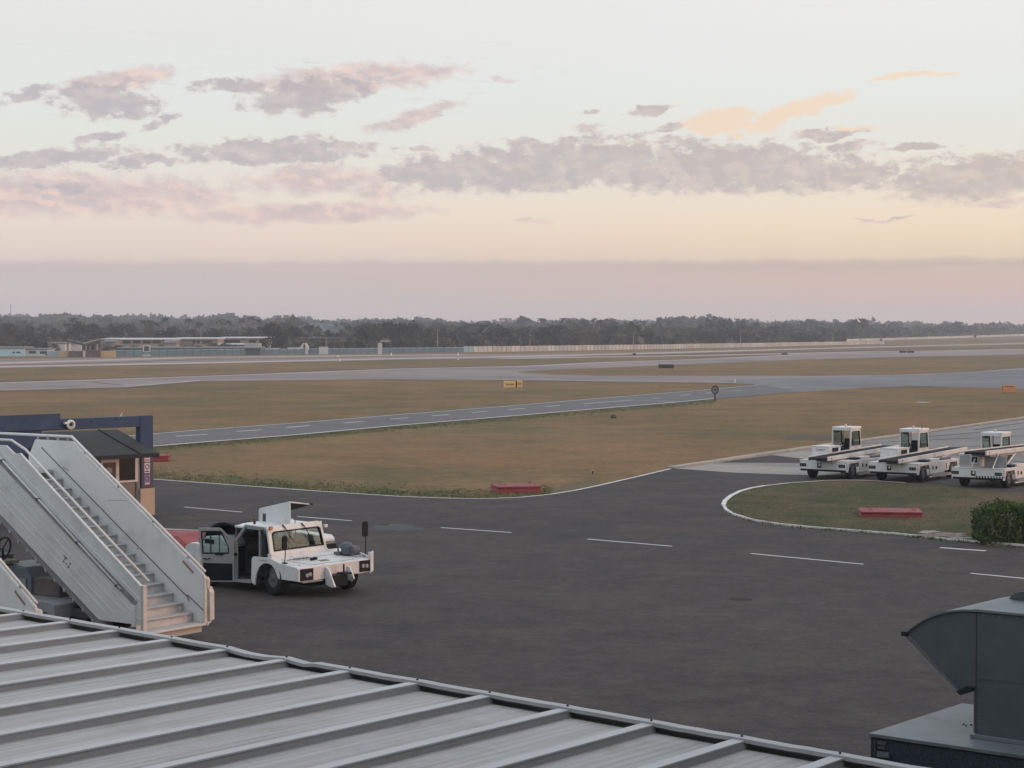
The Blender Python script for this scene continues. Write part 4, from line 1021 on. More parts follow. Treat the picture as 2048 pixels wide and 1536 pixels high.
    MB().prism_y([(-2.3, 1.21), (-2.3, 1.42), (-.55, 1.38), (-.42, 1.30), (-.42, 1.21)], yr + .05, 1.22).build('side_locker', WHITE, root, .02)
    # rear body, left side
    MB().prism_y([(-3.8, .42), (-3.8, 1.0), (-3.55, 1.12), (-1.75, 1.12), (-1.75, .42)], -1.18, yr).build('rear_body', WHITE2, root, .02)
    MB().box(-3.3, -3.0, -1.10, -.80, 1.12, 1.26).build('tool_box', DARKGREY, root, .01)
    MB().prism_y([(-3.1, 1.12), (-2.9, 1.34), (-2.3, 1.38), (-1.9, 1.12)], -1.16, -.30).build('rear_fairing', WHITE, root, .02)
    MB().box(-2.95, -2.55, -1.175, -1.162, 1.16, 1.27).build('air_slot', BLACK, root)
    mb = MB(); pr = [(-2.35 + .93 * cos(a), 1.12 + .61 * sin(a)) for a in [pi * i / 14 for i in range(15)]]
    pr2 = [(-2.35 + .87 * cos(a), 1.12 + .55 * sin(a)) for a in [pi * i / 14 for i in range(14, -1, -1)]]
    mb.prism_y(pr + pr2, -.95, -.25); mb.build('intake_dome', BLACK, root)
    MB().prism_y(pr, -.30, -.25).build('dome_back', BLACK, root)
    # raised engine cover
    hz0 = 1.3
    A_ = Vector((-1.72, -.30, 0)); Bv = Vector((-.46, -.30, 0))
    mb = MB(); mb.prism_y([(-1.72, 1.5), (-1.72, 2.06), (-1.68, 2.11), (-.47, 2.36), (-.43, 2.34), (-.43, 1.60)], -.32, -.29); mb.build('engine_cover', WHITE, root, .004)
    mb = MB(); mb.loft([(-.45, -.30, 2.365), (-.42, -.30, 2.365), (-.42, -.30, 2.325), (-.45, -.30, 2.325)], [(-.37, .34, 2.26), (-.34, .34, 2.26), (-.34, .34, 2.235), (-.37, .34, 2.235)]); mb.build('engine_cover_top', WHITE, root, .004)
    mb = MB(); mb.loft([(-.45, -.29, 2.324), (-.45, -.27, 2.13), (-.37, .30, 2.234)], [(-.52, -.29, 2.30), (-.52, -.27, 2.11), (-.44, .30, 2.21)]); mb.build('cover_underside', BLACK, root)
    MB().box(-1.54, -1.42, -.328, -.321, 1.66, 1.98).build('cover_decal', mat('decal', (.05, .05, .055), .6, .6, 30), root)
    MB().tube([(-.36, .28, 2.27), (-.35, .38, 2.25)], .025, 6).build('cover_handle', BLACK, root)
    mb = MB(); mb.tube([(-1.6, -.25, 1.1), (-1.6, -.29, 1.6)], .02, 6); mb.tube([(-.55, .0, 1.0), (-.5, -.1, 2.1)], .012, 6); build_split(mb, 'cover_stay', DARKGREY, root)
    MB().box(-3.4, -1.75, -.22, .6, 1.12, 1.2).build('engine', BLACK, root)
    # open door, hinged at the rear edge of the opening
    d = MB()
    D = lambda m_: m_.xf(Matrix.Translation((-1.60, yl - .03, 0)) @ Matrix.Rotation(radians(180 + 44), 4, 'Z'))
    out = [(.0, .24), (.0, 1.30), (.34, 1.64), (.40, 1.66), (.93, 1.66), (.93, 1.60), (.80, .24)]
    win = [(.14, .98), (.14, 1.12), (.30, 1.53), (.36, 1.58), (.86, 1.58), (.87, 1.50), (.83, .98)]
    D(MB().frame_y(out, win, -.02, .02)).build('door', DOORGREY, root, .004)
    door = root.children[-1] if False else [c for c in root.children if c.name.startswith('door') and c.name.split('.')[0] == 'door'][-1]
    w2 = [(x + (.03 if x < .5 else -.03), z_ + (.03 if z_ < 1.3 else -.03)) for x, z_ in win]
    D(MB().frame_y(win, w2, -.028, .028)).build('window_seal', BLACK, door)
    D(MB().prism_y(w2, -.004, .004)).build('window_pane', GLASS, door)
    mb = MB(); mb.box(.38, .40, -.02, .02, 1.0, 1.56); mb.box(.60, .63, -.02, .02, 1.0, 1.56); D(mb).build('window_bar', BLACK, door)
    D(MB().prism_y([(.05, .28), (.05, .72), (.82, .74), (.77, .28)], .021, .026)).build('kick_panel', BLACK, door)
    D(MB().prism_y([(.05, .28), (.05, .72), (.82, .74), (.77, .28)], -.026, -.021)).build('outer_skin', DOORGREY, door)
    D(MB().tube([(.80, .03, .86), (.70, .06, .84), (.62, .05, .87)], .015, 6)).build('door_handle', BLACK, door)
    D(MB().box(.28, .50, .02, .05, .95, .99)).build('window_catch', BLACK, door)
    MB().box(-1.66, -1.52, yl - .05, yl - .0, .93, 1.0).build('door_hinge', BLACK, root)
tow_tractor()
# ------------------------------------------------------------------ belt loaders
def belt_loader(px, py, deg, label, z0, z1, xf=1.5, grille=False, number=None, beacon2=False, tint=None):
    a = radians(deg); p = G(px, py) + Vector((-sin(a), cos(a), 0)) * .95
    root = thing('belt_loader', label, 'belt loader', (p.x, p.y, 0), a, 'belt loaders parked in a row on the pad')
    W1 = WHITE; W2 = SUNW
    # bumper, body, arches
    MB().box(.42, .60, -1.25, 1.10, .44, .82).build('bumper', W1, root, .02)
    MB().box(.40, .61, -1.20, 1.04, .36, .44).build('bumper_foot', BLACK, root, .01)
    MB().box(.02, .605, -1.26, 1.11, .82, .86).build('front_deck', W2, root, .01)
    for y in (-1.08, .86): 
        hb = MB().box(.60, .615, y - .16, y + .16, .56, .70).build('headlight_recess', BLACK, root, .004)
        for dy in (-.07, .07): MB().lathe([(.045, 0), (.045, .01)], (.615, y + dy, .63), 'X', 10).build('headlight', mat('lamp_grey', (.10, .10, .11), .3) if 'lamp_grey' not in bpy.data.materials else bpy.data.materials['lamp_grey'], hb)
    MB().box(.60, .63, -.36, -.16, .52, .74).build('tow_recess', BLACK, root, .03)
    MB().box(.63, .66, -.27, -.19, .60, .72).build('tow_pin', W1, root)
    pr = [(.60, .36), (.60, .84), (-4.1, .84), (-4.1, .42), (-3.95, .42), (-3.85, .74), (-3.05, .74), (-2.90, .40), (-.82, .36), (-.66, .74), (-.02, .74), (.30, .74), (.42, .36)]
    for y0, y1 in ((1.06, 1.10), (-1.25, -1.21)):
        MB().prism_y(pr, y0, y1).build('side_panel', W2, root, .006)
    MB().box(-4.1, .42, -1.2, 1.05, .55, .80).build('body', DARKGREY, root)
    MB().box(-4.1, -.0, -1.21, -.42, .80, .87).build('left_deck', W1, root, .01)
    MB().box(-4.1, .0, .52, 1.08, .80, .86).build('right_deck', W2, root, .01)
    MB().box(-1.15, -1.02, 1.101, 1.106, .52, .68).build('access_panel', DARK, root)
    MB().box(-2.66, -2.60, 1.101, 1.106, .48, .72).build('access_slot', DARK, root)
    MB().lathe([(.07, 0), (.07, .03)], (-1.45, 1.10, .58), 'Y', 12).build('filler_cap', DARK, root)
    M = Matrix.Translation((-1.9, 1.103, .62)) @ Matrix.Rotation(pi, 4, 'Z') @ Matrix.Rotation(pi / 2, 4, 'X')
    MB().tube([(-.7, 1.12, .20), (-3.1, 1.12, .20)], .035, 6).build('step_rail', W2, root)
    MB().box(-2.9, -.9, .98, 1.2, .26, .30).build('side_step', GREY, root, .005)
    for x in (-.18, -3.45):
        for y, o_ in ((-.97, -1), (.93, 1)): wheel(root, x, y, .37, .26, o_, .52, 6)
    # engine box at the front, then seat well
    if not grille:
        MB().box(-1.9, -.62, -1.26, -.40, .87, 1.40).build('engine_box', W1, root, .02)
        MB().box(-1.95, -.60, -1.28, -.38, 1.40, 1.425).build('engine_box_lid', W2, root, .01)
    else:
        MB().box(-1.5, .10, -1.14, -.10, .87, 1.42).build('engine_box', WHITE2, root, .02)
        mb = MB()
        for i in range(18): mb.box(.101, .115, -1.08 + i * .05, -1.055 + i * .05, .92, 1.36)
        mb.build('radiator_grille', GREY, root)
        MB().box(.116, .128, -.58, -.22, 1.0, 1.36).build('plate_frame', WHITE, root)
        MB().box(.129, .138, -.53, -.27, 1.06, 1.30).build('plate', BLACK, root)
        MB().box(-.02, .02, .0, 1.0, .87, 1.36).build('front_plate', GREY, root, .01)
    MB().box(-1.65, -1.0, -.399, -.39, 1.12, 1.34).build('vent_panel', BLACK, root)
    MB().box(-3.05, -2.2, -1.22, -.46, .87, 1.10).build('control_box', BLACK, root, .02)
    MB().prism_y([(-3.75, .9), (-3.8, 1.65), (-3.70, 1.65), (-3.62, 1.22), (-3.15, 1.18), (-3.15, .9)], -1.08, -.62).build('driver_seat', BLACK, root, .04)
    mb = MB(); mb.tube([(-2.85 + .06 * sin(t), -.86 + .19 * cos(t), 1.40 + .13 * sin(t)) for t in [2 * pi * i / 16 for i in range(17)]], .016, 6); mb.tube([(-2.85, -.86, 1.40), (-2.6, -.86, 1.05)], .03, 6)
    mb.build('steering_wheel', BLACK, root)
    # cab
    c0, c1, ya, yb, zt = -2.85, -4.05, -1.30, -.38, 2.22
    for y in (ya, yb):
        o_ = [(c0 + .02, .87), (c0 - .05, zt - .1), (c1 + .12, zt - .1), (c1, .87)]
        i_ = [(c0 - .10, 1.34), (c0 - .13, 2.02), (c1 + .20, 2.02), (c1 + .10, 1.34)]
        MB().frame_y(o_, i_, y - .025, y + .025).build('cab_side', W2, root, .006)
        sm = [(c0 - .125, 1.365), (c0 - .15, 1.995), (c1 + .225, 1.995), (c1 + .125, 1.365)]
        s_ = MB().frame_y(i_, sm, y - .03, y + .03).build('window_seal', DARK, root)
        MB().prism_y(sm, y - .004, y + .004).build('side_window', GLASS, root)
    MB().box(c1 + .0, c0 - .02, ya - .03, yb + .03, zt - .1, zt).build('cab_roof', W1, root, .02)
    MB().box(c0 - .10, c0 - .03, ya + .0, yb, zt - .16, zt - .08).build('roof_rail', W1, root)
    MB().box(c1, c1 + .04, ya, yb, .87, 1.5).build('cab_back', W1, root)
    MB().tube([(c0 - .03, ya + .01, .9), (c0 - .06, ya + .01, zt - .1)], .022, 6).build('front_pillar', W2, root)
    mb = MB(); mb.tube([(c0 - .05, (ya + yb) / 2 + .08, zt - .12), (c0 - .0, (ya + yb) / 2 + .10, 1.75), (c0 + .05, (ya + yb) / 2 + .16, 1.42)], .022, 6); mb.build('wiper_post', BLACK, root)
    MB().box(c0 - .02, c0 + .04, ya + .16, ya + .40, zt - .26, zt - .17).build('mirror', DARK, root, .01)
    MB().lathe([(.06, 0), (.06, .06), (.04, .12), (.01, .14)], ((c0 + c1) / 2 + .2, (ya + yb) / 2 + .05, zt), 'Z', 12).build('beacon', mat('pale_lens', (.50, .42, .38), .3) if 'pale_lens' not in bpy.data.materials else bpy.data.materials['pale_lens'], root)
    if beacon2: MB().lathe([(.03, 0), (.03, .14), (.05, .16), (.04, .24)], (c0 - .65, yb + -.1, zt), 'Z', 10).build('antenna', mat('brown_lens', (.20, .12, .08), .5), root)
    # conveyor
    xr = -6.3
    dz = (z1 - z0) / (xr - xf)
    zz = lambda x: z0 + dz * (x - xf)
    y0, y1 = -.40, .62
    mb = MB().prism_y([(xf, zz(xf) - .07), (xf + .05, zz(xf) - .02), (xf, zz(xf) + .04), (xr, zz(xr) + .04), (xr - .05, zz(xr) - .02), (xr, zz(xr) - .07)], y0 + .07, y1 - .07); mb.build('belt', BELT, root)
    for y in (y0, y1 - .07):
        MB().prism_y([(xf - .02, zz(xf) - .10), (xf - .02, zz(xf) + .09), (xr + .02, zz(xr) + .09), (xr + .02, zz(xr) - .10)], y, y + .07).build('side_rail', W2, root, .01)
    for y in (y0 - .01, y1): MB().lathe([(.035, 0), (.035, .012)], (xf - .35, y, zz(xf - .35)), 'Y', 10).build('roller_end', BLACK, root)
    MB().prism_y([(xf - .7, zz(xf - .7) - .20), (xf - .6, zz(xf - .6) - .10), (xr + .6, zz(xr) - .10), (xr + .9, zz(xr) - .22)], y0 + .1, y1 - .1).build('belt_frame', GREY, root)
    if grille:
        for y in (y0 + .02, y1 - .05): MB().tube([(.50, y, .86), (-.15, y, zz(-.15) - .08)], .03, 6).build('support_arm', W1, root)
        mb = MB()
        for i in range(10): mb.prism_x([(-.12 + i * .13, .445), (-.06 + i * .13, .445), (-.10 + i * .13, .53), (-.16 + i * .13, .53)], .6005, .606)
        mb.build('hazard_stripes', BLACK, root)
    else:
        MB().prism_y([(.3, .86), (.1, .86), (-.5, zz(-.5) - .12), (-.3, zz(-.3) - .12)], y1 - .12, y1 - .02).build('front_bracket', W1, root)
    mb = MB(); mb.tube([(-1.2, y1 - .1, .9), (-2.3, y1 - .1, zz(-2.3) - .1)], .05, 8); mb.tube([(-3.4, y1 - .1, .9), (-4.6, y1 - .1, zz(-4.6) - .1)], .05, 8)
    mb.tube([(-3.4, y0 + .1, .9), (-4.6, y0 + .1, zz(-4.6) - .1)], .05, 8); build_split(mb, 'lift_ram', W2, root)
    MB().box(-2.0, -1.1, .70, 1.04, .86, .98).build('hydraulic_tank', W2, root, .02)
    MB().box(-1.0, -.55, .66, 1.0, .86, .96).build('valve_box', DARK, root, .01)
    MB().box(-3.4, -2.3, .72, 1.0, .86, .95).build('hose_tray', DARKGREY, root, .01)
    if number:
        M = Matrix.Translation((-.618, -.80, 1.24)) @ Matrix.Rotation(pi / 2, 4, 'Z') @ Matrix.Rotation(pi / 2, 4, 'X')
        text('number', number, .15, INK, root, M, .002, True)
    return root
belt_loader(1590 + 270 / 8.192, 840 + 945 / 8.192, -125, 'leftmost white belt loader, black number on its front engine box', 1.0, 1.17, number='P-9007')
belt_loader(1590 + 1400 / 8.192, 840 + 990 / 8.192, -125, 'middle white belt loader with a brown aerial on its cab roof', 1.0, 1.17, beacon2=True)
belt_loader(1820 + 960 / 8.98, 850 + 1098 / 8.98, -125, 'rightmost belt loader with raised conveyor and black hazard stripes', 1.56, 1.50, xf=1.35, grille=True)

# ------------------------------------------------------------------ kiosk and navy portal
KO = (-13.596, 73.098, 0)
def portal():
    root = thing('gate_portal', 'dark blue portal frame over the small kiosk, with a poster column', 'portal frame', KO, radians(45))
    MB().box(0, .56, 0, .30, 1.0, 3.67).build('column', NAVY, root, .01)
    MB().box(-9.5, -.002, .02, .32, 3.27, 3.66).build('beam', NAVY, root, .01)
    MB().box(-9.5, -3.4, -.04, .015, 3.3, 3.86).build('fascia', NAVY, root, .01)
    MB().box(-9.5, -3.38, .02, 1.2, 3.665, 3.70).build('flashing', mat('navy_pale', (.10, .11, .14), .5, .2), root)
    MB().box(-9.5, -4.1, .05, .2, .9, 3.268).build('wall_panel', NAVY, root)
    MB().box(-.03, .60, -.03, .34, .0, 1.0).build('plinth', PEACH, root, .01)
    pb = MB().box(.04, .52, -.02, -.001, 1.02, 2.36).build('poster_board', PURPLE, root)
    for i, z_ in enumerate((1.98, 1.56, 1.12)):
        p = MB().box(.15, .39, -.028, -.021, z_, z_ + .38).build('poster', PAPER if i < 2 else PAPER2, pb)
        mb = MB(); ring = [(.27 + .075 * cos(t), -.033, z_ + .235 + .085 * sin(t)) for t in [2 * pi * j / 16 for j in range(17)]]
        mb.tube(ring, .014 if i else .02, 5); mb.build('emblem', [REDP, INK, PURPLE][i], p)
        mb = MB(); mb.box(.18, .36, -.034, -.0285, z_ + .04, z_ + .08); mb.build('caption', [REDP, INK, PAPER][i], p)
    # round lamp and small aerial
    mb = MB(); mb.lathe([(.15, 0), (.17, -.03), (.17, -.10), (.11, -.12), (.10, -.05)], (-3.02, -.04, 3.46), 'Y', 20); l = mb.build('round_lamp', WHITE, root)
    MB().lathe([(.05, -.05), (.06, -.09), (.03, -.11)], (-3.02, -.04, 3.46), 'Y', 12).build('lamp_lens', DARK, l)
    MB().box(-3.28, -3.14, -.16, -.04, 3.48, 3.56).build('lamp_bracket', WHITE, l)
    MB().tube([(-.80, .1, 3.66), (-.72, .1, 3.80)], .022, 6).build('aerial', CREAM, root)
    mb = MB()
    for x, z_ in ((-2.1, 3.5), (-1.05, 3.56), (-4.6, 3.45)): mb.box(x, x + .05, .005, .019, z_, z_ + .05)
    build_split(mb, 'bolt_plates', DARK, root)
portal()
def kiosk():
    root = thing('kiosk', 'small guard kiosk with a dark felt roof under the blue portal', 'kiosk', KO, radians(45))
    x0, x1, y0, y1 = -4.0, -.06, .10, 2.6
    zw = 2.30
    MB().box(x0, x1, y0 + .02, y1, .12, 1.28).build('wall', TAUPE, root)
    MB().box(x0, x1, y0 + .04, y1, 1.281, zw).build('upper_wall', TAUPE, root)
    MB().box(x0 - .1, x1 + .04, y0 - .1, y1 + .1, 0, .12).build('base', DARKGREY, root)
    # roof: front slope, small back slope
    mb = MB()
    f0 = [(-4.6, -1.12, 2.36), (0.02, -1.12, 2.36), (0.02, 1.5, 3.12), (-4.6, 1.5, 3.12)]
    mb.loft([(x, y, z_ - .10) for x, y, z_ in f0], f0); mb.build('roof', ROOFK, root)
    f1 = [(-4.6, 1.502, 3.12), (.02, 1.502, 3.12), (.02, 3.4, 2.4), (-4.6, 3.4, 2.4)]
    mb = MB(); mb.loft([(x, y, z_ - .10) for x, y, z_ in f1], f1); mb.build('roof', ROOFK, root)
    MB().loft([(-.82, 1.5, 3.125), (-.74, 1.5, 3.125), (-.74, -1.13, 2.365), (-.82, -1.13, 2.365)], [(-.82, 1.5, 3.155), (-.74, 1.5, 3.155), (-.74, -1.13, 2.395), (-.82, -1.13, 2.395)]).build('roof_seam', DARK, root)
    MB().box(-4.62, .03, -1.15, -1.121, 2.22, 2.37).build('eave_board', DARK, root)
    # door, windows in the front wall
    fr = MB().frame_y([(-1.66, .12), (-1.66, 2.16), (-.90, 2.16), (-.90, .12)], [(-1.57, .14), (-1.57, 2.02), (-1.02, 2.02), (-1.02, .14)], y0 - .03, y0 + .015); d = fr.build('door_frame', SUNW, root)
    MB().box(-1.57, -1.02, y0 - .01, y0 + .01, .14, 2.02).build('door', MAROON, root)
    mb = MB(); mb.lathe([(.13, 0), (.13, .01)], (-1.30, y0 - .022, 1.72), 'Y', 18); mb.build('door_emblem', mat('emblem_grey', (.30, .28, .28), .6, .4, 20), root)
    MB().box(-.89, -.17, y0 - .012, y0 + .01, 1.32, 2.28).build('window', GLASSD, root)
    MB().frame_y([(-.90, 1.26), (-.90, 2.30), (-.06, 2.30), (-.06, 1.26)], [(-.88, 1.33), (-.88, 2.27), (-.18, 2.27), (-.18, 1.33)], y0 - .028, y0 + .018).build('window_frame', SUNW, root)
    MB().box(-.05, .02, y0 - .04, y0 + .06, .1, 2.30).build('corner_trim', SUNW, root)
    MB().box(-.14, -.07, y0 - .03, y0 + .02, .12, 1.26).build('corner_trim', TAUPE, root)
    MB().box(-3.3, -1.9, y0 - .01, y0 + .012, 1.1, 2.1).build('window', GLASSD, root)
    mb = MB()
    for i in range(4): mb.box(-.88, -.20, y0 + .012, y0 + .018, .3 + i * .22, .31 + i * .22)
    build_split(mb, 'cladding_joint', DARKGREY, root)
kiosk()

# ------------------------------------------------------------------ red cover slabs
def slab(c, w, d, h, rz, label, extra=True):
    root = thing('cover_slab', label, 'cover slab', (c.x, c.y, 0), rz, 'red painted pit covers')
    m = MB(); m.loft([(-w / 2 - .03, -d / 2 - .03, 0), (w / 2 + .03, -d / 2 - .03, 0), (w / 2 + .03, d / 2 + .03, 0), (-w / 2 - .03, d / 2 + .03, 0)], [(-w / 2, -d / 2, h * .72), (w / 2, -d / 2, h * .72), (w / 2, d / 2, h * .72), (-w / 2, d / 2, h * .72)])
    m.build('base', RED, root, .02)
    MB().box(-w / 2 - .03, w / 2 + .03, -d / 2 - .03, d / 2 + .03, h * .722, h).build('lid', RED, root, .02)
    if extra:
        for x, y in ((-w * .34, -d * .32), (w * .38, -d * .32), (-w * .34, d * .3), (w * .38, d * .3)):
            mb = MB(); mb.tube([(x - .05, y, h), (x - .05, y, h + .06), (x + .05, y, h + .06), (x + .05, y, h)], .012, 5); mb.build('lifting_loop', RED, root)
slab(G(1032, 984), 1.80, 1.5, .30, radians(12), 'red cover slab on the grass edge left of the road junction')
slab(G(1780, 1034), 2.15, 1.6, .26, radians(-6), 'red cover slab on the grass island in front of the belt loaders')
slab(G(318, 922), 1.05, 1.2, .32, radians(5), 'farthest red cover slab, on the grass behind the kiosk')
def red_cover():
    # long sloping red cover behind the stairs
    c = G(352, 1088); root = thing('ramp_cover', 'low sloping red cover between the stairs and the tow tractor', 'cover slab', (c.x, c.y, 0), radians(-10))
    MB().loft([(-2.2, -1.0, 0), (.85, -1.0, 0), (.95, 1.6, 0), (-2.2, 1.6, 0)], [(-2.1, -.7, .36), (.25, -.6, .34), (.45, 1.3, .30), (-2.1, 1.3, .36)]).build('cover', RED, root, .03)
    MB().loft([(-2.1, 1.32, .0), (.95, 1.62, .0), (.98, 1.74, .0), (-2.1, 1.45, .0)], [(-2.1, 1.32, .37), (.5, 1.36, .31), (.6, 1.46, .30), (-2.1, 1.45, .37)]).build('pale_edge', CREAM, root)
red_cover()

# ------------------------------------------------------------------ airfield signs and markers
SIGNY = mat('sign_yellow', (.62, .42, .15), .5, .12, 6.0); SIGNY2 = mat('sign_cream', (.62, .50, .36), .5, .1, 4); SIGNO = mat('sign_orange', (.50, .24, .10), .5, .1, 3); SIGNB = mat('sign_back', (.022, .014, .014), .8)
def at_px(px, py): return G(px, py)
p = G(1020, 777)
r = thing('taxiway_sign', 'two yellow taxiway sign boxes on the dry grass verge', 'airfield sign', (p.x, p.y, 0), radians(8))
b = MB().box(-.62, .62, -.14, .14, .10, .84).build('sign_box', SIGNY, r, .03)
MB().box(-.70, -.622, -.15, .15, .10, .84).build('end_cap', SIGNY2, b); MB().box(-.45, .45, -.15, -.141, .38, .56).build('lettering', mat('amber_text', (.30, .16, .04), .6, .8, 30), b)
b = MB().box(.78, 1.42, -.02, .26, .14, .90).build('sign_box', SIGNY, r, .03)
MB().box(.90, 1.30, -.03, -.021, .42, .64).build('lettering', bpy.data.materials['amber_text'], b)
MB().box(.64, .76, -.10, .16, .12, .84).build('gap_plate', BLACK, r)
mb = MB()
for x in (-.5, .5, .9, 1.3): mb.box(x - .04, x + .04, -.04, .04, 0, .12)
build_split(mb, 'legs', SIGNY2, r)
p = G(2018, 786.5)
r = thing('taxiway_sign', 'orange taxiway sign box at the right edge of the grass', 'airfield sign', (p.x, p.y, 0), radians(-4))
MB().box(-.68, .72, -.13, .13, .08, .86).build('sign_box', SIGNO, r, .03); MB().box(-.80, -.685, -.15, .15, .05, .82).build('end_cap', SIGNO, r, .02)
MB().box(-.40, .40, -.14, -.131, .66, .76).build('lettering', mat('orange_text', (.22, .06, .04), .6), r); MB().box(-.70, -.675, -.16, .16, .08, .82).build('gap_plate', BLACK, r)
p = G(1430, 801.5)
r = thing('round_post_sign', 'round dark-rimmed sign on a post beside the road edge', 'sign', (p.x, p.y, 0), radians(-6))
MB().box(-.06, .06, -.05, .05, 0, .72).build('post', SIGNB, r)
mb = MB(); mb.tube([(.30 * cos(t), 0, 1.04 + .36 * sin(t)) for t in [2 * pi * i / 20 for i in range(21)]], .07, 6); mb.build('rim', mat('rim_brown', (.05, .03, .03), .6), r)
MB().prism_y([(.27 * cos(t), 1.04 + .33 * sin(t)) for t in [2 * pi * i / 20 for i in range(20)]], -.02, .02).build('disc', mat('disc_grey', (.20, .18, .19), .6, .2, 8), r)
MB().prism_y([(-.08, .96), (-.03, 1.14), (.04, 1.16), (.09, .98)], -.03, -.021).build('symbol', BLACK, r)
def board(px0, px1, py, hpx, label, gap=None):
    D = G(px0, py).y; s = D / F
    p = G((px0 + px1) / 2, py); w = (px1 - px0) * s; h = hpx * s
    r = thing('sign_board', label, 'airfield sign', (p.x, p.y, 0), 0)
    if gap is None: MB().box(-w / 2, w / 2, -.12, .12, .1, h).build('board', SIGNB, r)
    else:
        n = gap
        for i in range(n): MB().box(-w / 2 + w * (i + .06) / n, -w / 2 + w * (i + .94) / n, -.12, .12, .15, h).build('board', SIGNB, r)
    mb = MB(); mb.box(-w * .4, -w * .4 + .1, -.05, .05, 0, .15); mb.box(w * .4 - .1, w * .4, -.05, .05, 0, .15); build_split(mb, 'legs', SIGNB, r)
board(1317, 1347.5, 737.4, 8.6, 'large dark sign board seen from behind on the dry grass tongue')
board(1563.5, 1575, 710, 3.6, 'small dark board by the far runway strip, above the wedge of grass')
board(1265.5, 1271.5, 710.6, 4.2, 'tiny dark box by the runway, left of the other dark boards')
board(1798, 1829, 706.6, 4.8, 'row of dark sign boards far right beside the runway', 2)
WM = mat('marker_white', (.75, .72, .68), .5)
def marker(px, py, hpx, wpx, label, band=False, ball=False):
    p = G(px, py); s = p.y / F; h = hpx * s; w = wpx * s
    r = thing('runway_marker', label, 'marker post', (p.x, p.y, 0))
    if ball: MB().lathe([(w * .2, 0), (w / 2, h * .3), (w / 2, h * .7), (w * .2, h)], (0, 0, .15), 'Z', 10).build('lamp_head', WM, r); MB().box(-.05, .05, -.05, .05, 0, .2).build('stem', WM, r)
    else:
        MB().prism_x([(-.08, .0), (.08, .0), (.05, h), (-.05, h)], -w / 2, w / 2).build('post', WM, r)
        if band: MB().box(-w * .6, w * .6, -.10, .10, h * .28, h * .42).build('band', BLACK, r)
        MB().box(-w * .8, w * .8, -.2, .2, 0, h * .08).build('foot', WM, r)
marker(916.5, 719, 14, 2.2, 'tall white marker with a dark band in front of the blue wall', band=True)
marker(679.5, 722.5, 6.5, 2.0, 'short white marker post beside the runway')
marker(675.5, 716, 3.0, 3.4, 'round white lamp just above the short marker post', ball=True)
marker(782.5, 711, 5.0, 2.4, 'pale marker at the foot of the blue wall')
marker(1470, 766.5, 5.0, 2.6, 'small pale lamp at the tip of the grass wedge', ball=True)
p = G(1185, 948)
r = thing('ground_stake', 'short dark stake with a tan cap standing in the green verge', 'stake', (p.x, p.y, 0))
MB().tube([(0, 0, 0), (0, 0, .14)], .03, 6).build('post', BLACK, r); MB().lathe([(.05, 0), (.06, .03), (.03, .06)], (0, 0, .14), 'Z', 8).build('cap', SIGNO, r)
p = G(1227, 836)
r = tag(MB().lathe([(.22, 0), (.26, .06), (.18, .22), (.06, .28)], (p.x, p.y, 0), 'Z', 9).build('ground_stone', mat('stone_dark', (.06, .055, .05), .9, .3, 4)), 'dark lump lying in the mown grass below the road', 'stone')

# ------------------------------------------------------------------ hedge
def leaf_cloud(n, inside, size, rnd, squash=.8):
    vs = []; fs = []
    for _ in range(n):
        c = inside(); s = size * rnd.uniform(.6, 1.4)
        a = Vector((rnd.gauss(0, 1), rnd.gauss(0, 1), rnd.gauss(0, 1))).normalized(); b = a.cross(Vector((rnd.gauss(0, 1), rnd.gauss(0, 1), rnd.gauss(0, 1)))).normalized()
        o = len(vs); a = a * s; b = b * s * squash
        for u, v in ((-.5, -.1), (0, -.5), (.5, .1), (0, .5)): q = c + a * u + b * v; vs.append(tuple(q))
        fs.append((o, o + 1, o + 2, o + 3))
    return vs, fs
def foliage(name, c1, c2, c3, scale, rough=.85):
    m = bpy.data.materials.new(name); m.use_nodes = True
    k = NT(m.node_tree); b = k.n['Principled BSDF']; b.inputs['Roughness'].default_value = rough; b.inputs['Specular IOR Level'].default_value = .15
    P = k.n.new('ShaderNodeNewGeometry').outputs['Position']
    oi = k.n.new('ShaderNodeObjectInfo').outputs['Random']
    f = k.math('ADD', k.noise(P, scale, 4, .7), k.math('MULTIPLY', k.math('SUBTRACT', oi, .5), .22))
    k.put(b.inputs['Base Color'], k.ramp(f, [(.33, (*c1, 1)), (.5, (*c2, 1)), (.66, (*c3, 1))]))
    return m
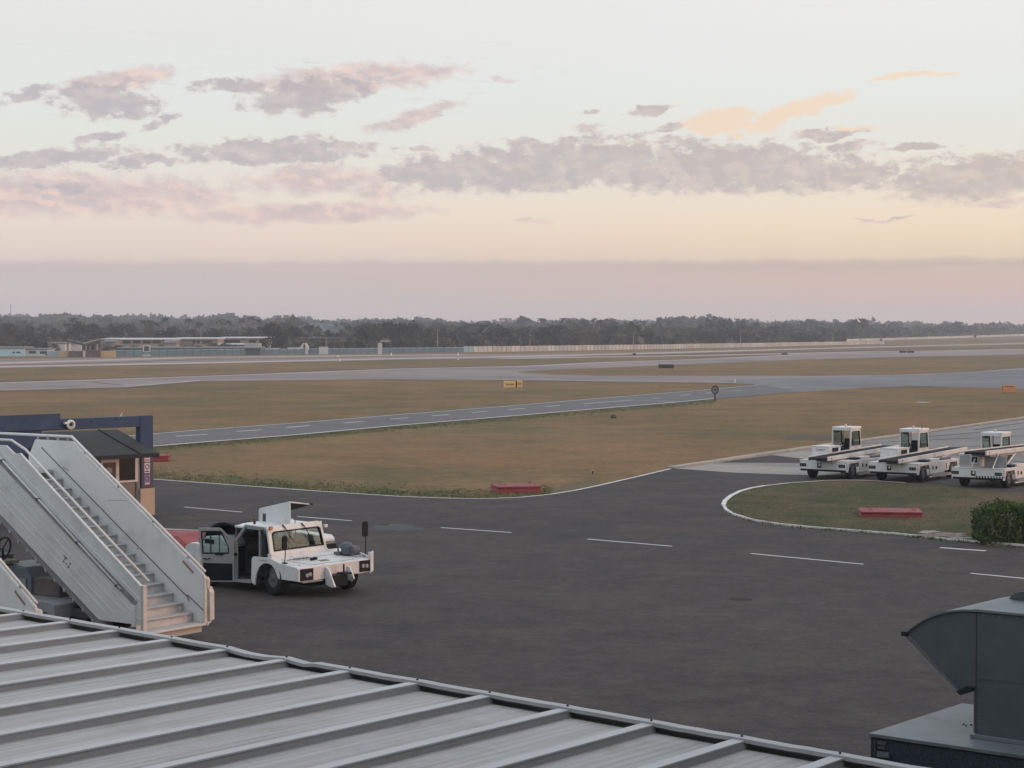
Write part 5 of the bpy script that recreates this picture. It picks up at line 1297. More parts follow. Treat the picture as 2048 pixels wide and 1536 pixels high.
def hedge():
    rnd = random.Random(4); p = G(1962, 1086, .06)
    root = thing('hedge', 'low clipped green hedge at the right end of the grass island', 'hedge', (p.x, p.y, 0), radians(-4))
    def ins():
        while True:
            x = rnd.uniform(-.05, 3.6); z_ = rnd.uniform(0, 1); y = rnd.uniform(-.1, 1.7)
            top = 1.20 + .05 * sin(x * 3.1) + .04 * sin(x * 7.3 + 1) + .04 * sin(y * 5) - .35 * math.exp(-max(x, 0) * 4.5)
            f = noise.noise(Vector((x * 2.2, y * 2.2, z_ * 2.2)))
            if f < -.12 and rnd.random() < .8: continue
            # favour the shell
            e = min(y + .1, top - z_ * top, x + .05)
            if e > .35 and rnd.random() < .7: continue
            return Vector((x + rnd.gauss(0, .03), y, .04 + z_ * top + rnd.gauss(0, .03)))
    vs, fs = leaf_cloud(17000, ins, .07, rnd)
    raw('leaves', vs, fs, foliage('hedge_leaves', (.045, .070, .024), (.095, .135, .042), (.17, .21, .07), 3.0), root)
    mb = MB()
    for i in range(26):
        x = rnd.uniform(.1, 3.5); y = rnd.uniform(.2, 1.4); mb.tube([(x, y, 0), (x + rnd.uniform(-.1, .1), y, .5), (x + rnd.uniform(-.25, .25), y + rnd.uniform(-.2, .2), 1.05)], [.02, .015, .006], 5)
    build_split(mb, 'stem', mat('bark', (.06, .05, .04), .9, .3, 8), root)
hedge()
# ------------------------------------------------------------------ far boundary : walls, gate, houses
BLUEW = mat('blue_wall', (.085, .165, .215), .8, .14, .25, (.13, .20, .23), .5, .6)
LBLUE = mat('light_blue_render', (.40, .60, .66), .8, .08, .3, (.40, .42, .43), .4, .5)
PALEB = mat('pale_blue_wall', (.36, .42, .50), .8, .08, .3)
YELL = mat('ochre_render', (.52, .37, .18), .8, .10, .4, (.36, .27, .16), .4, .8)
WALLW = mat('weathered_white', (.47, .46, .44), .85, .16, .4, (.28, .26, .24), .7, .5)
STONE = mat('brown_stone', (.12, .09, .085), .9, .3, 1.2)
ROOFG = mat('roof_grey', (.16, .15, .155), .8, .15, .5)
ROOFP = mat('roof_pale', (.50, .49, .50), .7, .1, .5)
DKBL = mat('dark_teal_wall', (.055, .085, .10), .8, .2, .3)
WINM = mat('far_window', (.03, .035, .04), .3)
HOUSEW = mat('house_white', (.50, .49, .49), .8, .1, .4)
HOUSEB = mat('house_beige', (.30, .27, .23), .8, .15, .4)
def span(px0, px1, D): return xat(px0, D), xat(px1, D)
# long blue wall
A = G(232, 713.0); B = G(927, 705.5)
d = B - A; L = d.length; rz = atan2(d.y, d.x)
bw = thing('blue_boundary_wall', 'long low blue boundary wall along the far side of the airfield', 'boundary wall', (A.x, A.y, 0), rz)
MB().box(0, L, -.12, .12, 0, 1.42).build('wall', BLUEW, bw)
MB().box(0, L, -.16, .16, 1.42, 1.50).build('coping', LBLUE, bw)
mb = MB(); n = 46
for i in range(n): mb.box(L * i / n, L * i / n + .22, -.20, -.121, 0, 1.50)
mb.build('wall_ribs', mat('blue_rib', (.09, .13, .16), .8, .1), bw)
MB().box(0, L, -.17, -.13, 0, .25).build('plinth', ROOFG, bw)
FIRSTB = mat('pale_blue_panel', (.26, .38, .43), .85, .1, .4)
# white panel wall: each concrete panel a part
A = G(927, 705.8); B = G(1268, 699.6)
def panel_wall(pts, h0, h1, pw, label, first_blue=False, m=WALLW):
    P = [G(x, y) for x, y in pts]
    root = thing('concrete_panel_wall', label, 'boundary wall', (P[0].x, P[0].y, 0), 0)
    tot = sum((b - a).length for a, b in zip(P, P[1:])); n = int(tot / pw)
    rnd = random.Random(n)
    def along(s):
        for a, b in zip(P, P[1:]):
            l = (b - a).length
            if s <= l: return a + (b - a) * (s / l) - P[0]
            s -= l
        return P[-1] - P[0]
    posts = MB()
    for i in range(n):
        a = along(tot * i / n); b = along(tot * (i + 1) / n); t = (b - a).normalized(); nn = Vector((-t.y, t.x, 0)) * .06
        h = h0 + (h1 - h0) * i / n + rnd.uniform(-.03, .03)
        g = t * .14
        a_, b_ = a + g, b - g * .2
        z0 = .12
        MB().loft([a_ - nn + Vector((0, 0, z0)), b_ - nn + Vector((0, 0, z0)), b_ + nn + Vector((0, 0, z0)), a_ + nn + Vector((0, 0, z0))],
                  [a_ - nn + Vector((0, 0, h)), b_ - nn + Vector((0, 0, h)), b_ + nn + Vector((0, 0, h)), a_ + nn + Vector((0, 0, h))]).build('panel', (FIRSTB if (first_blue and i == 0) else random.choice([m, WALLW2])), root)
        posts.box(-.09, .09, -.08, .08, 0, h + .06, rz=atan2(t.y, t.x), at=(a.x, a.y, 0))
        if pw < 6: posts.box(-.09, .09, -.09, .09, 0, h + .05, rz=atan2(t.y, t.x), at=((a.x + b.x) / 2, (a.y + b.y) / 2, 0))
    posts.build('posts', mat('post_grey', (.15, .14, .13), .9), root)
WALLW2 = mat('weathered_white_worn', (.40, .385, .365), .85, .16, .3, (.26, .24, .22), .6, .4)
panel_wall([(927, 705.4), (1100, 702.8), (1300, 699.3), (1500, 694.8), (1640, 691.4), (1768, 688.6)], 1.72, 1.38, 4.1, 'long white concrete panel wall right of the blue wall', True)
panel_wall([(1688, 683.4), (1760, 681.6), (1860, 678.2), (1960, 675.0), (2048, 672.2), (2200, 669.5)], 1.30, 1.9, 14.0, 'distant pale wall running to the right edge below the trees')
p = G(1762, 689)
r = thing('gate_post', 'dark and white post at the corner of the two white walls', 'post', (p.x, p.y, 0)); MB().box(-.5, .5, -.4, .4, 0, 1.5).build('base', HOUSEW, r); MB().box(-.35, .35, -.3, .3, 1.5, 2.3).build('top', BLACK, r)

def house(name, label, cat, px0, px1, pyb, pyt, wallm, roofm=None, depth=8.0, roof_over=.6, rh=.5, windows=(), group=None, pitched=False, doors=(), D=None):
    if D is None: D = F * H / (pyb - 655)
    x0, x1 = span(px0, px1, D); zt = zat(pyt, D); cx = (x0 + x1) / 2; w = x1 - x0
    root = thing(name, label, cat, (cx, D, 0), 0, group)
    MB().box(-w / 2, w / 2, 0, depth, 0, zt - (rh if roofm else 0)).build('wall', wallm, root)
    if roofm:
        zr = zt - rh
        if pitched: MB().prism_x([(-roof_over, zr - .05), (depth / 2, zt), (depth + roof_over, zr - .05), (depth + roof_over, zr - .2), (-roof_over, zr - .2)], -w / 2 - .4, w / 2 + .4).build('roof', roofm, root)
        else: MB().prism_x([(-roof_over, zr), (-roof_over, zr + rh * .6), (depth + roof_over, zt), (depth + roof_over, zr)], -w / 2 - .3, w / 2 + .3).build('roof', roofm, root)
    for wx0, wx1, wy0, wy1 in windows:
        a, b = span(wx0, wx1, D); za, zb_ = zat(wy1, D), zat(wy0, D)
        MB().box(a - cx, b - cx, -.05, .02, max(za, .05), zb_).build('window', WINM, root)
    return root
# light blue building, far left
house('low_building', 'light blue flat roofed building at the far left edge', 'building', -60, 48, 712.5, 693.5, LBLUE, ROOFG, 9, .3, .35, windows=[(25, 30, 703, 706.5), (33, 41, 703, 706.5)])
house('low_building', 'pale blue annexe with dark window openings beside the light blue building', 'building', 48.5, 95, 712.3, 696.5, mat('pale_annexe', (.48, .56, .58), .8, .08, .3), ROOFG, 8, .3, .3, windows=[(58, 72, 702, 707), (80, 94, 702.5, 707.5), (91, 95, 707.6, 711)])
def wall_piece(name, label, px0, px1, pyb, pyt, m, cat='wall', t=.4):
    D = F * H / (pyb - 655); x0, x1 = span(px0, px1, D); zt = zat(pyt, D)
    r = thing(name, label, cat, ((x0 + x1) / 2, D, 0)); w = (x1 - x0) / 2
    MB().box(-w, w, 0, t, 0, zt - .08).build('wall', m, r); MB().box(-w - .04, w + .04, -.04, t + .04, zt - .08, zt).build('coping', PALEB if m is PALEB else WALLW, r)
    return r
wall_piece('garden_wall', 'pale lilac-blue wall left of the ochre wall', 95.5, 117.5, 713.8, 701.5, PALEB)
wall_piece('garden_wall', 'short ochre wall left of the gateway', 118, 137.5, 714.2, 701.3, YELL)
wall_piece('garden_wall', 'long ochre wall right of the gateway', 198.5, 231.5, 714.2, 701.6, YELL)
# gateway with a butterfly roof
D = F * H / (714.3 - 655); s = D / F; gx = xat(168, D)
r = thing('gateway', 'entrance gateway with a dark V-shaped roof between ochre walls', 'gateway', (gx, D, 0))
X = lambda px: (px - 168) * s
Z = lambda py: zat(py, D)
MB().prism_y([(X(131), Z(679.5)), (X(131), Z(681)), (X(168), Z(691.5)), (X(168), Z(687.5)), (X(150), Z(683))], -.5, 5).build('roof', mat('roof_dark', (.045, .04, .04), .8), r)
MB().prism_y([(X(168.2), Z(687.5)), (X(168.2), Z(691.5)), (X(203), Z(680.5)), (X(203), Z(678.0))], -.5, 5).build('roof', ROOFG, r)
MB().prism_y([(X(168.2), Z(685.6)), (X(168.2), Z(687.4)), (X(203), Z(677.9)), (X(203), Z(677.0))], -.7, 5).build('roof_edge', ROOFP, r)
for a, b, t, m in ((133, 136, 681, HOUSEB), (163.5, 170.5, 690, STONE), (196, 200, 680, STONE)): MB().box(X(a), X(b), .2, .8, 0, Z(t)).build('column', m, r)
MB().box(X(166), X(170.8), -.15, .15, 0, Z(701)).build('white_pier', HOUSEW, r)
MB().box(X(138), X(163.4), .0, .3, 0, Z(702)).build('stone_wall', STONE, r); MB().box(X(170.9), X(196), .0, .3, 0, Z(700.5)).build('stone_wall', STONE, r)
MB().box(X(174), X(190), 3.0, 3.4, 0, Z(687)).build('back_wall', HOUSEW, r); MB().box(X(178), X(186), 2.9, 2.99, Z(700), Z(689)).build('opening', WINM, r)
# advertising frame
D = F * H / (713 - 655); s = D / F
r = thing('notice_frame', 'white framed notice stand in front of the blue wall', 'notice stand', (xat(294, D), D - .6, 0)); X = lambda px: (px - 294) * s
MB().frame_y([(X(286.5), zat(704, D)), (X(286.5), zat(690, D)), (X(301.8), zat(690, D)), (X(301.8), zat(704, D))], [(X(289), zat(702.5, D)), (X(289), zat(692.5, D)), (X(299.4), zat(692.5, D)), (X(299.4), zat(702.5, D))], -.1, .1).build('frame', HOUSEW, r)
MB().box(X(289), X(299.4), -.05, .05, zat(702.5, D), zat(692.5, D)).build('board', DKBL, r)
MB().box(X(287), X(289), -.08, .08, 0, zat(704, D)).build('leg', ROOFG, r); MB().box(X(299.4), X(301.4), -.08, .08, 0, zat(704, D)).build('leg', ROOFG, r)
MB().box(X(286), X(301.5), -.6, .3, .1, .45).build('foot', HOUSEW, r)
# long teal hall behind the blue wall, pavilions, roofs
house('long_shed', 'dark teal shed running just behind the blue wall', 'shed', 236, 520, 709, 693.5, DKBL, ROOFG, 8, .5, .45, D=500)
house('terrace_block', 'long two-storey block with a pale roof edge beyond the blue wall', 'building', 203, 345, 700, 676.0, HOUSEB, ROOFP, 12, 1.2, .55, windows=[(x, x + 15, 681, 687) for x in range(246, 340, 20)], D=560)
house('terrace_block', 'pale roofed block with windows right of the first long block', 'building', 346, 436, 700, 675.0, HOUSEB, ROOFP, 12, 1.2, .5, windows=[(352, 358, 681.5, 687), (385, 391, 681, 687), (394, 400, 681, 687), (405, 425, 681.5, 687)], D=575)
house('terrace_block', 'block with a thin pale roof partly behind a dark tree', 'building', 438, 540, 700, 673.8, HOUSEB, ROOFP, 12, 1.0, .45, windows=[(446, 480, 680, 686), (498, 512, 680, 686)], D=590)
house('small_house', 'cream pavilion standing in front of the long block', 'house', 330, 352, 706, 680, HOUSEB, ROOFG, 6, .5, .6, D=535, pitched=True)
house('small_house', 'grey roofed pavilion at the left end of the long block', 'house', 203, 232, 706, 677.5, HOUSEB, ROOFG, 6, .5, .7, D=540, pitched=True)
house('small_house', 'white house partly hidden behind the gateway', 'house', 96, 130, 706, 684, HOUSEW, ROOFG, 7, .4, .35, windows=[(108, 114, 690, 694)], D=520)
house('small_house', 'white house behind the gateway roof', 'house', 140, 162, 706, 685, HOUSEW, ROOFG, 7, .4, .3, D=530)
house('flat_roof_shed', 'shed with a white roof band and dark teal front', 'shed', 436, 489, 708, 687, DKBL, ROOFP, 7, .6, .42, D=525)
house('small_house', 'pale grey gabled house beside the dark leafy tree', 'house', 489, 517, 708, 687, mat('pale_gable', (.34, .38, .36), .8, .1), None, 7, D=522)
house('small_house', 'tiny house on the left slope with a pale upper floor', 'house', 8, 32, 700, 660, HOUSEB, ROOFG, 8, .3, .4, D=720, windows=[(13, 18, 664, 668)])
house('small_house', 'tiny pale house among trees right of the first slope house', 'house', 66, 90, 700, 661, HOUSEB, ROOFG, 8, .3, .4, D=730, windows=[(72, 76, 664, 668)])
# arched white chapel-like gable and white walls
D = 512; s = D / F
r = thing('white_gable', 'small white arched gable with a dark doorway above the blue wall', 'gable', (xat(608, D), D, 0)); X = lambda px: (px - 608) * s
MB().prism_y([(X(600), 0), (X(600), zat(694, D)), (X(603), zat(690, D)), (X(604.5), zat(686.5, D)), (X(611.5), zat(686.5, D)), (X(613.5), zat(690, D)), (X(616), zat(694, D)), (X(616), 0)], 0, 3).build('wall', HOUSEW, r)
MB().box(X(607), X(610.5), -.05, .02, 0, zat(689, D)).build('doorway', WINM, r)
for a, b, t, lab in ((575, 600, 694.5, 'low white wall joined to the left of the arched gable'), (638, 656, 693.5, 'small bright white wall right of the arched gable'), (756, 764, 686, 'tiny white hut beneath the tall trees'), (530, 560, 696, 'low white wall behind the dark leafy tree')):
    rr = thing('low_wall', lab, 'wall', (xat((a + b) / 2, D), D, 0)); w = (b - a) / 2 * s
    MB().box(-w, w, 0, .5, 0, zat(t, D)).build('wall', HOUSEW, rr); MB().box(-w - .1, w + .1, -.08, .6, zat(t, D), zat(t, D) + .12).build('coping', ROOFG, rr)
D = 560
rr = thing('flat_canopy', 'pale flat canopy roof above the tiny white hut', 'canopy', (xat(772, D), D, 0)); MB().box(-1.6, 1.6, -1, 3, zat(683, D), zat(681.5, D)).build('roof', ROOFP, rr); MB().box(-1.3, -1.1, 0, .2, 0, zat(683, D)).build('post', ROOFG, rr); MB().box(1.1, 1.3, 0, .2, 0, zat(683, D)).build('post', ROOFG, rr)
rr = thing('long_shed', 'long dark low shed behind the white gable, near the smoke', 'shed', (xat(650, 600), 600, 0)); MB().box(-8, 8, 0, 6, 0, zat(677, 600)).build('wall', mat('dark_shed', (.05, .05, .055), .9), rr); MB().box(-8.4, 8.4, -.6, 6.6, zat(677, 600), zat(675, 600)).build('roof', ROOFG, rr)
for i, (px, pt, pb_, D, lab) in enumerate([(652, 678, 700, 530, 'thin pale lamp pole above the small white wall'), (875, 662, 697, 560, 'pale pole in front of the tall trees left of centre'), (1060, 672, 694, 610, 'pale pole just above the white panel wall'), (1267, 668, 694, 640, 'pale pole near the middle of the white wall'), (1481, 662, 690, 760, 'pale pole above the right half of the white wall'), (1664, 670, 685, 820, 'thin pole near the right end of the white wall')]):
    rr = thing('lamp_pole', lab, 'pole', (xat(px, D), D, 0)); z_ = zat(pt, D)
    MB().tube([(0, 0, 0), (0, 0, z_)], [.14, .08], 6).build('pole', HOUSEB, rr); MB().box(-.1, .7, -.1, .1, z_, z_ + .1).build('lamp_head', HOUSEB, rr)
rr = thing('radio_mast', 'faint lattice radio mast rising above the hill at the far left', 'mast', (xat(22, 2300), 2300, 0))
mb = MB()
for x, y in ((-1, 0), (1, 0), (0, 1.6)): mb.tube([(x, y, 10), (x * .2, y * .2, 34)], .16, 4)
for i in range(12): mb.tube([(-1 + i * .065, 0, 10 + 2 * i), (1 - i * .065, 0, 12 + 2 * i)], .1, 4)
mb.build('lattice', ROOFG, rr)
# water tank like lattice crown above the treeline
rr = thing('flat_crowned_tree', 'pale umbrella-shaped bare tree on the skyline near the centre', 'tree', (xat(1010, 900), 900, 0))
rnd = random.Random(9); mb = MB()
for i in range(14):
    a = rnd.uniform(-1, 1); mb.tube([(0, 0, 6), (a * 1.2, 0, 8.8), (a * 2.7, rnd.uniform(-1, 1), 10.9 - .5 * a * a)], [.18, .12, .06], 4)
mb.build('branches', mat('pale_bark', (.20, .17, .15), .9), rr); MB().tube([(0, 0, 0), (0, 0, 6.2)], [.3, .2], 6).build('trunk', bpy.data.materials['pale_bark'], rr)
vs, fs = leaf_cloud(160, lambda: Vector((rnd.uniform(-2.8, 2.8), rnd.uniform(-1, 1), 10.6 + rnd.uniform(-.2, .5))), .4, rnd); raw('crown', vs, fs, bpy.data.materials['pale_bark'], rr)

# ------------------------------------------------------------------ trees
def wallD(px):
    T_ = [(1640, 930), (1690, 972), (1760, 1040), (1860, 1195), (1960, 1380), (2048, 1610), (2200, 1910), (2600, 2500)]
    if px <= 1640: return 0
    for (a, b), (c, d) in zip(T_, T_[1:]):
        if px <= c: return b + (d - b) * (px - a) / (c - a)
    return 2500
BARK = bpy.data.materials['bark']
F1 = foliage('foliage_dark', (.010, .015, .010), (.022, .028, .018), (.048, .055, .034), .55)
F2 = foliage('foliage_olive', (.038, .040, .024), (.064, .064, .040), (.10, .095, .062), .5)
F3 = foliage('foliage_palm', (.012, .016, .010), (.022, .027, .017), (.036, .042, .026), .5)
F4 = foliage('foliage_dry', (.075, .062, .045), (.11, .09, .068), (.15, .125, .095), .5)
def tree_mesh(seed, kind):
    """unit tree: height 1, half-width about .5; returns crown and trunk meshes"""
    rnd = random.Random(seed)
    lobes = []
    n = rnd.randint(7, 11)
    for i in range(n):
        a = rnd.uniform(0, 2 * pi); r = rnd.uniform(.05, .33)
        z_ = rnd.uniform(.34, .84) if kind == 'round' else rnd.uniform(.55, .86)
        lobes.append((Vector((r * cos(a), r * sin(a), z_)), rnd.uniform(.11, .19) * (1.1 if kind == 'round' else .95)))
    lobes.append((Vector((0, 0, .78)), .19)); lobes.append((Vector((.08, 0, .5)), .2)); lobes.append((Vector((-.16, 0, .34)), .17)); lobes.append((Vector((.2, .1, .3)), .15))
    def ins():
        c, r = rnd.choice(lobes)
        d = Vector((rnd.gauss(0, 1), rnd.gauss(0, 1), rnd.gauss(0, 1))).normalized()
        q = c + d * r * (rnd.uniform(.55, 1.08))
        q.z = max(q.z, .10)
        return q
    vs, fs = leaf_cloud(1300, ins, .055, rnd)
    cm = bpy.data.meshes.new('crown'); cm.from_pydata(vs, [], fs); cm.update()
    mb = MB(); mb.tube([(0, 0, 0), (.01, 0, .25), (-.01, 0, .5)], [.035, .025, .012], 6)
    for i in range(6):
        c, r = lobes[i]; mb.tube([(0, 0, .25 + .03 * i), tuple(c * .6 + Vector((0, 0, .15))), tuple(c)], [.018, .010, .004], 5)
    tm = bpy.data.meshes.new('trunk'); tm.from_pydata(mb.v, [], mb.f); tm.update(); tm.materials.append(BARK)
    return cm, tm
PROT = []
for s_ in range(6):
    for m_ in (F1, F2): 
        pass
for s_ in range(7):
    cm, tm = tree_mesh(50 + s_, 'round' if s_ % 3 else 'flat')
    variants = {}
    for key, m_ in (('dark', F1), ('olive', F2), ('dry', F4)):
        c2 = cm.copy(); c2.materials.append(m_); variants[key] = c2
    PROT.append((variants, tm))
def tree(px, ytop, wpx, D, key, label, group, i):
    v, tm = PROT[i % len(PROT)]
    h = zat(ytop, D) - hill(xat(px, D), D); w = wpx * D / F / .86
    root = thing('tree', label, 'tree', (xat(px, D), D, hill(xat(px, D), D) - .2), i * 1.7, group)
    c = bpy.data.objects.new('crown', v[key]); scene.collection.objects.link(c); c.parent = root; c.scale = (w, w, h / .96)
    t = bpy.data.objects.new('trunk', tm); scene.collection.objects.link(t); t.parent = root; t.scale = (max(w, 3), max(w, 3), h / .96)
def hill(x, y):
    px = 1024 + F * x / y
    y0 = 860 + max(0, px - 1600) * 2.6
    if y < y0: return 0.0
    t = min(1, (y - y0) / 900)
    left = 1 / (1 + math.exp((px - 560) / 110))
    mid = math.exp(-((px - 800) / 110) ** 2)
    return t * t * (3 - 2 * t) * (2.6 + 5.2 * left + 2.6 * mid + .8 * sin(x * .011) + .5 * sin(x * .037 + 2)) 
# rolling land behind the airfield
vs = []; fs = []; nx, ny = 90, 26
for j in range(ny):
    y = 850 + 60 * j + 2.2 * j * j
    for i in range(nx):
        x = (-.42 + .84 * i / (nx - 1)) * y
        vs.append((x, y, hill(x, y) - .12))
for j in range(ny - 1):
    for i in range(nx - 1): fs.append((j * nx + i, j * nx + i + 1, (j + 1) * nx + i + 1, (j + 1) * nx + i))
tag(raw('hills', vs, fs, GRASSG, smooth=True), kind='structure')
gl = 'trees behind the buildings on the left'; gm = 'trees above the right end of the blue wall'; gr = 'trees beyond the white panel wall'
left_t = [(20, 646, 74, 640), (60, 651, 44, 660), (88, 648, 34, 690), (112, 656, 46, 650), (40, 668, 56, 600), (74, 672, 46, 585), (10, 672, 40, 590), (160, 645, 62, 640), (186, 645, 52, 660), (208, 652, 56, 620), (236, 648, 52, 650), (262, 646, 48, 680), (300, 650, 54, 640),
          (330, 656, 54, 620), (352, 652, 54, 650), (384, 657, 62, 620), (415, 661, 46, 640), (440, 656, 50, 650), (470, 658, 54, 640), (500, 656, 60, 660), (130, 664, 60, 610), (285, 664, 60, 610), (455, 669, 64, 612)]
for i, (a, b, c, d) in enumerate(left_t): tree(a, b, c, d, 'dark' if i % 3 else 'olive', 'dark broadleaf tree rising behind the far left buildings', gl, i)
mid_t = [(548, 645, 78, 560), (588, 652, 56, 620), (562, 660, 52, 550), (606, 664, 40, 640), (640, 672, 36, 620), (664, 672, 34, 640), (700, 668, 44, 600), (735, 652, 66, 600), (752, 646, 60, 640), (775, 644, 66, 650), (806, 642, 72, 640), (838, 647, 50, 660), (862, 656, 60, 600), (884, 654, 44, 620), (906, 664, 44, 640), (720, 680, 40, 560), (800, 676, 70, 560)]
for i, (a, b, c, d) in enumerate(mid_t): tree(a, b, c, d, 'dark' if i % 4 else 'olive', 'dark tree standing above the right end of the blue wall', gm, i + 3)
tree(527, 676, 40, 530, 'dark', 'small dark leafy tree reaching down to the blue wall', gm, 5)
right_t = [(932, 662, 56, 640), (958, 661, 56, 650), (985, 660, 52, 660), (1012, 656, 56, 660), (1044, 656, 50, 670), (1072, 664, 40, 700), (1094, 654, 50, 660), (1118, 649, 72, 670), (1150, 652, 76, 660), (1186, 655, 62, 680), (1214, 660, 54, 690), (1246, 660, 62, 700), (1280, 662, 60, 690), (1312, 663, 56, 710), (1342, 664, 56, 720), (1372, 658, 54, 730), (1392, 655, 50, 740), (1420, 662, 50, 750), (1450, 654, 66, 770), (1486, 658, 70, 770), (1524, 661, 60, 800), (1560, 664, 60, 820), (1600, 663, 66, 840), (1640, 667, 60, 850), 
           (1244, 668, 34, 650), (1610, 670, 60, 800)]
for i, (a, b, c, d) in enumerate(right_t): tree(a, b, c, d, ['dark', 'olive', 'dark', 'olive', 'dry'][i % 5] if i > 6 else 'dark', 'tree standing beyond the white concrete panel wall', gr, i + 1)
gf = 'trees at the right beyond the distant pale wall'
for i in range(17):
    px = 1690 + i * 23; tree(px, 660 - (i % 3) * 1.5 - i * .35, 50, wallD(px) + 50, 'dark' if i % 2 else 'olive', 'low tree beyond the distant wall at the right edge', gf, i)
gs = 'small dark trees between the blue wall and the long blocks'
for i, (a, b, c, d) in enumerate([(214, 684, 26, 520), (240, 689, 40, 505), (270, 690, 34, 508), (322, 688, 30, 510), (372, 688, 36, 508), (400, 690, 40, 506), (428, 684, 30, 512), (452, 681, 30, 515), (470, 688, 26, 510), (110, 686, 30, 500), (90, 684, 26, 505), (60, 684, 50, 520), (8, 682, 50, 520)]):
    tree(a, b, c, d, 'dark' if i % 3 else 'olive', 'small dark tree in front of the long blocks on the far left', gs, i + 2)
# royal palms
def palm_mesh(seed):
    rnd = random.Random(seed); vs = []; fs = []
    for i in range(17):
        a = 2 * pi * i / 17 + rnd.uniform(-.15, .15); up = rnd.uniform(-.3, 1.1); L_ = rnd.uniform(2.4, 3.2)
        pts = []
        for j in range(6):
            t = j / 5; r = L_ * t * (1 - .12 * t); z_ = up * L_ * .55 * t - 1.5 * t * t
            pts.append(Vector((r * cos(a), r * sin(a), z_)))
        sd_ = Vector((-sin(a), cos(a), 0))
        for j in range(5):
            for k_ in (-1, 1):
                for q in range(2):
                    o = len(vs); p_ = pts[j] + (pts[j + 1] - pts[j]) * (q * .5); w = .55 * sin(pi * (j + .7) / 6) + .15
                    p2 = p_ + (pts[j + 1] - pts[j]) * .42
                    vs += [tuple(p_), tuple(p2), tuple(p_ + sd_ * k_ * w + (pts[j + 1] - pts[j]) * .5 + Vector((0, 0, -.28)))]; fs.append((o, o + 1, o + 2))
    m = bpy.data.meshes.new('crown'); m.from_pydata(vs, [], fs); m.update(); m.materials.append(F3); return m
PM = [palm_mesh(i) for i in range(4)]
tmb = MB(); tmb.tube([(0, 0, 0), (0, 0, .3), (0, 0, .85), (0, 0, 1)], [.30, .36, .24, .16], 7)
PT = bpy.data.meshes.new('trunk'); PT.from_pydata(tmb.v, [], tmb.f); PT.update(); PT.materials.append(mat('palm_trunk', (.17, .15, .13), .9, .2))
palms = [(48, 641, 760), (60, 645, 740), (87, 647, 730), (136, 646, 640), (149, 635, 660), (158, 641, 680), (287, 640, 690), (299, 640, 690), (312, 643, 700), (331, 635, 690), (378, 637, 660), (400, 644, 640), (441, 638, 690), (457, 640, 690), (483, 637, 700), (503, 632.5, 700), (517, 638, 720), (522, 653, 680), (612, 653, 700),
         (1081, 636, 780), (1125, 636, 780), (1188, 636, 800), (1198, 640, 800), (1166, 641, 810), (1210, 652, 720), (1232, 643, 830), (1475, 637, 860), (1340, 642, 900), (1287, 642, 900)]
for i, (px, yt, D) in enumerate(palms):
    z_ = zat(yt - 2.5, D); x = xat(px, D); h0 = hill(x, D)
    lab = 'royal palm with a pale trunk over the far left buildings' if px < 700 else 'palm crown poking above the treeline over the white wall'
    r = thing('palm_tree', lab, 'palm', (x, D, h0), i * .9, 'palms over the far left buildings' if px < 700 else 'palms on the right-hand skyline')
    c = bpy.data.objects.new('crown', PM[i % 4]); scene.collection.objects.link(c); c.parent = r; c.location = (0, 0, z_ - h0 - .9); sc = .66 if px < 700 else .58; c.scale = (sc, sc, .9)
    t = bpy.data.objects.new('trunk', PT); scene.collection.objects.link(t); t.parent = r; t.scale = (.8, .8, z_ - h0 - .9)
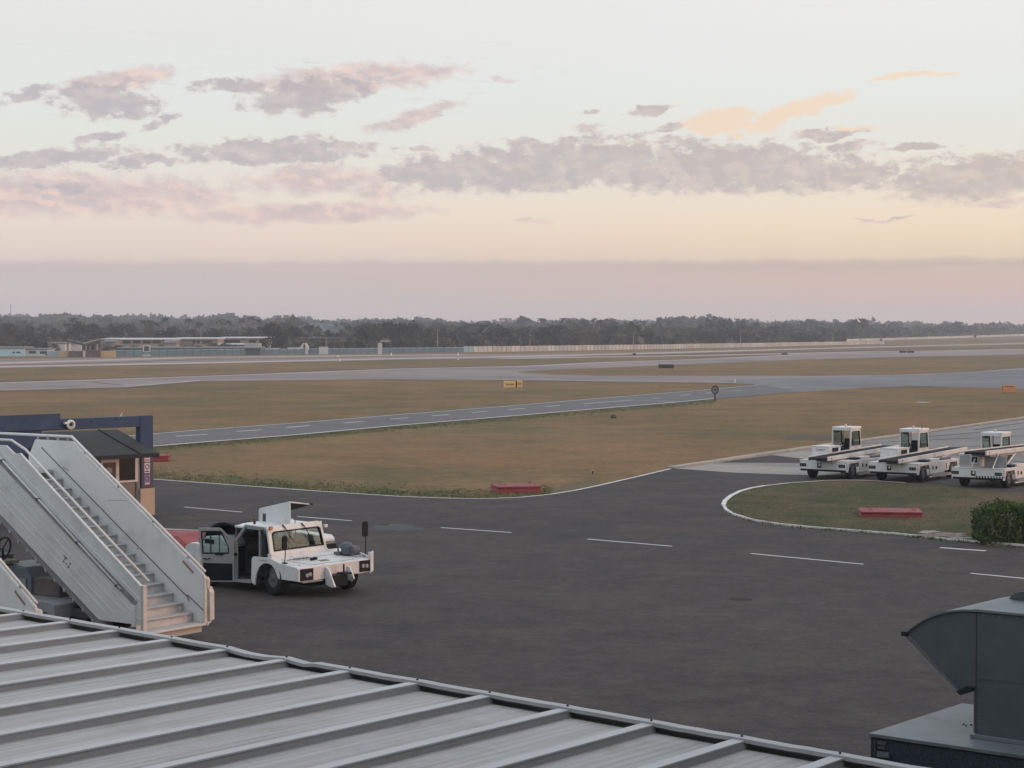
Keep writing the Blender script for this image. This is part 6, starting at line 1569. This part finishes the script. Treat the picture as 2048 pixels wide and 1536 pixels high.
# far-off woodland covering the land beyond
def woodland():
    rnd = random.Random(21); vs = []; fs = []
    def clump(x, y, z_, r, h, n):
        lob = [(Vector((x + rnd.uniform(-.6, .6) * r, y + rnd.uniform(-.4, .4) * r, z_ + h * rnd.uniform(.35, .8))), r * rnd.uniform(.35, .6)) for _ in range(4)]
        s = r * .34
        for _ in range(n):
            c, rr_ = rnd.choice(lob)
            d = Vector((rnd.gauss(0, 1), rnd.gauss(0, 1), rnd.gauss(0, 1))).normalized(); q = c + Vector((d.x * rr_, d.y * rr_, d.z * rr_ * .8))
            a = Vector((rnd.gauss(0, 1), rnd.gauss(0, 1), rnd.gauss(0, 1))).normalized() * s * rnd.uniform(.5, 1.2); b = a.cross(Vector((rnd.gauss(0, 1), rnd.gauss(0, 1), rnd.gauss(0, 1)))).normalized() * s * .8
            o = len(vs); vs.extend([tuple(q - a), tuple(q - b), tuple(q + a), tuple(q + b)]); fs.append((o, o + 1, o + 2, o + 3))
    for row, (D, n, hh) in enumerate([(715, 120, 4.5), (800, 150, 5.2), (900, 170, 6.2), (1020, 180, 6.8), (1160, 190, 7.0), (1330, 200, 7.2), (1550, 210, 7.6), (1800, 210, 8), (2150, 220, 8.4), (2500, 200, 8.5)]):
        for i in range(n):
            px = -260 + 2560 * (i + rnd.random()) / n; d = D * rnd.uniform(.95, 1.05)
            if px > 1660 and d < wallD(px) + 30: continue
            if d < 1100 and 40 < px < 540: continue
            if d < 760 and px > 920 and i % 2: continue
            if 1250 < px <= 1680 and d < 620 + (px - 1250) * .47 + 30: continue
            x = xat(px, d); r = rnd.uniform(4.0, 7.5) * (1 + D / 4000); h = hh * (rnd.uniform(.6, 1.05) if rnd.random() < .8 else rnd.uniform(1.1, 1.4)) * (1 + .18 * sin(px * .021 + D) + .1 * sin(px * .067))
            clump(x, d, hill(x, d) - .5, r, h, 60)
            # dark understorey
    tag(raw('woodland', vs, fs, foliage('foliage_far', (.024, .030, .018), (.040, .046, .028), (.072, .072, .048), .12)), 'far-off hazy woodland covering the land behind the airfield', 'woodland', kind='stuff')
    # scrub behind the walls
    vs.clear(); fs.clear()
    for i in range(330):
        px = 930 + 1300 * i / 330; D = 640 + (px - 930) * .30 if px < 1672 else wallD(px) + 25
        x = xat(px, D); clump(x, D, -.4, rnd.uniform(2.2, 4.2), rnd.uniform(2.5, 4.6), 46)
    for i in range(110):
        px = -40 + 960 * i / 110; D = 596; x = xat(px, D)
        if 236 < px < 500: continue
        clump(x, D + rnd.uniform(-6, 6), -.4, rnd.uniform(2, 3.6), rnd.uniform(2.2, 4.0), 46)
    tag(raw('scrub', list(vs), list(fs), F2), 'dense scrub filling the ground behind the far walls', 'scrub', kind='stuff')
woodland()
# drifting smoke over the trees left of centre
def smoke():
    import bmesh
    m = bpy.data.materials.new('smoke'); m.use_nodes = True; k = NT(m.node_tree); k.n.clear()
    out = k.n.new('ShaderNodeOutputMaterial'); v = k.n.new('ShaderNodeVolumePrincipled'); k.l.new(v.outputs[0], out.inputs['Volume'])
    v.inputs['Color'].default_value = (.62, .74, .86, 1); v.inputs['Density'].default_value = .022
    bm = bmesh.new(); bmesh.ops.create_icosphere(bm, subdivisions=3, radius=1)
    for q in bm.verts:
        f = 1 + .35 * noise.noise(q.co * 1.7 + Vector((3, 1, 2))); q.co = Vector((q.co.x * 8.5 * f, q.co.y * 9 * f, q.co.z * 4.3 * f))
    me = bpy.data.meshes.new('smoke'); bm.to_mesh(me); bm.free(); me.materials.append(m)
    o = bpy.data.objects.new('smoke', me); scene.collection.objects.link(o); D = 730
    o.location = (xat(640, D), D, 5.2); tag(o, 'thin blue-grey smoke drifting over the trees left of centre', 'smoke', kind='stuff')
smoke()
# ------------------------------------------------------------------ haze
def haze():
    m = bpy.data.materials.new('haze'); m.use_nodes = True; k = NT(m.node_tree); k.n.clear()
    out = k.n.new('ShaderNodeOutputMaterial'); v = k.n.new('ShaderNodeVolumePrincipled'); k.l.new(v.outputs[0], out.inputs['Volume'])
    v.inputs['Color'].default_value = (.84, .89, 1.0, 1); v.inputs['Density'].default_value = HAZE_D; v.inputs['Anisotropy'].default_value = 0.0
    mb = MB(); mb.box(-1900, 1900, -260, 3900, -1.0, 42.0)
    o = mb.build('haze', m); tag(o, 'even pale haze over the whole airfield', 'haze', kind='stuff')
HAZE_D = 0.00027
haze()
scene.cycles.volume_bounces = 1
scene.cycles.max_bounces = 6
scene.cycles.transparent_max_bounces = 12
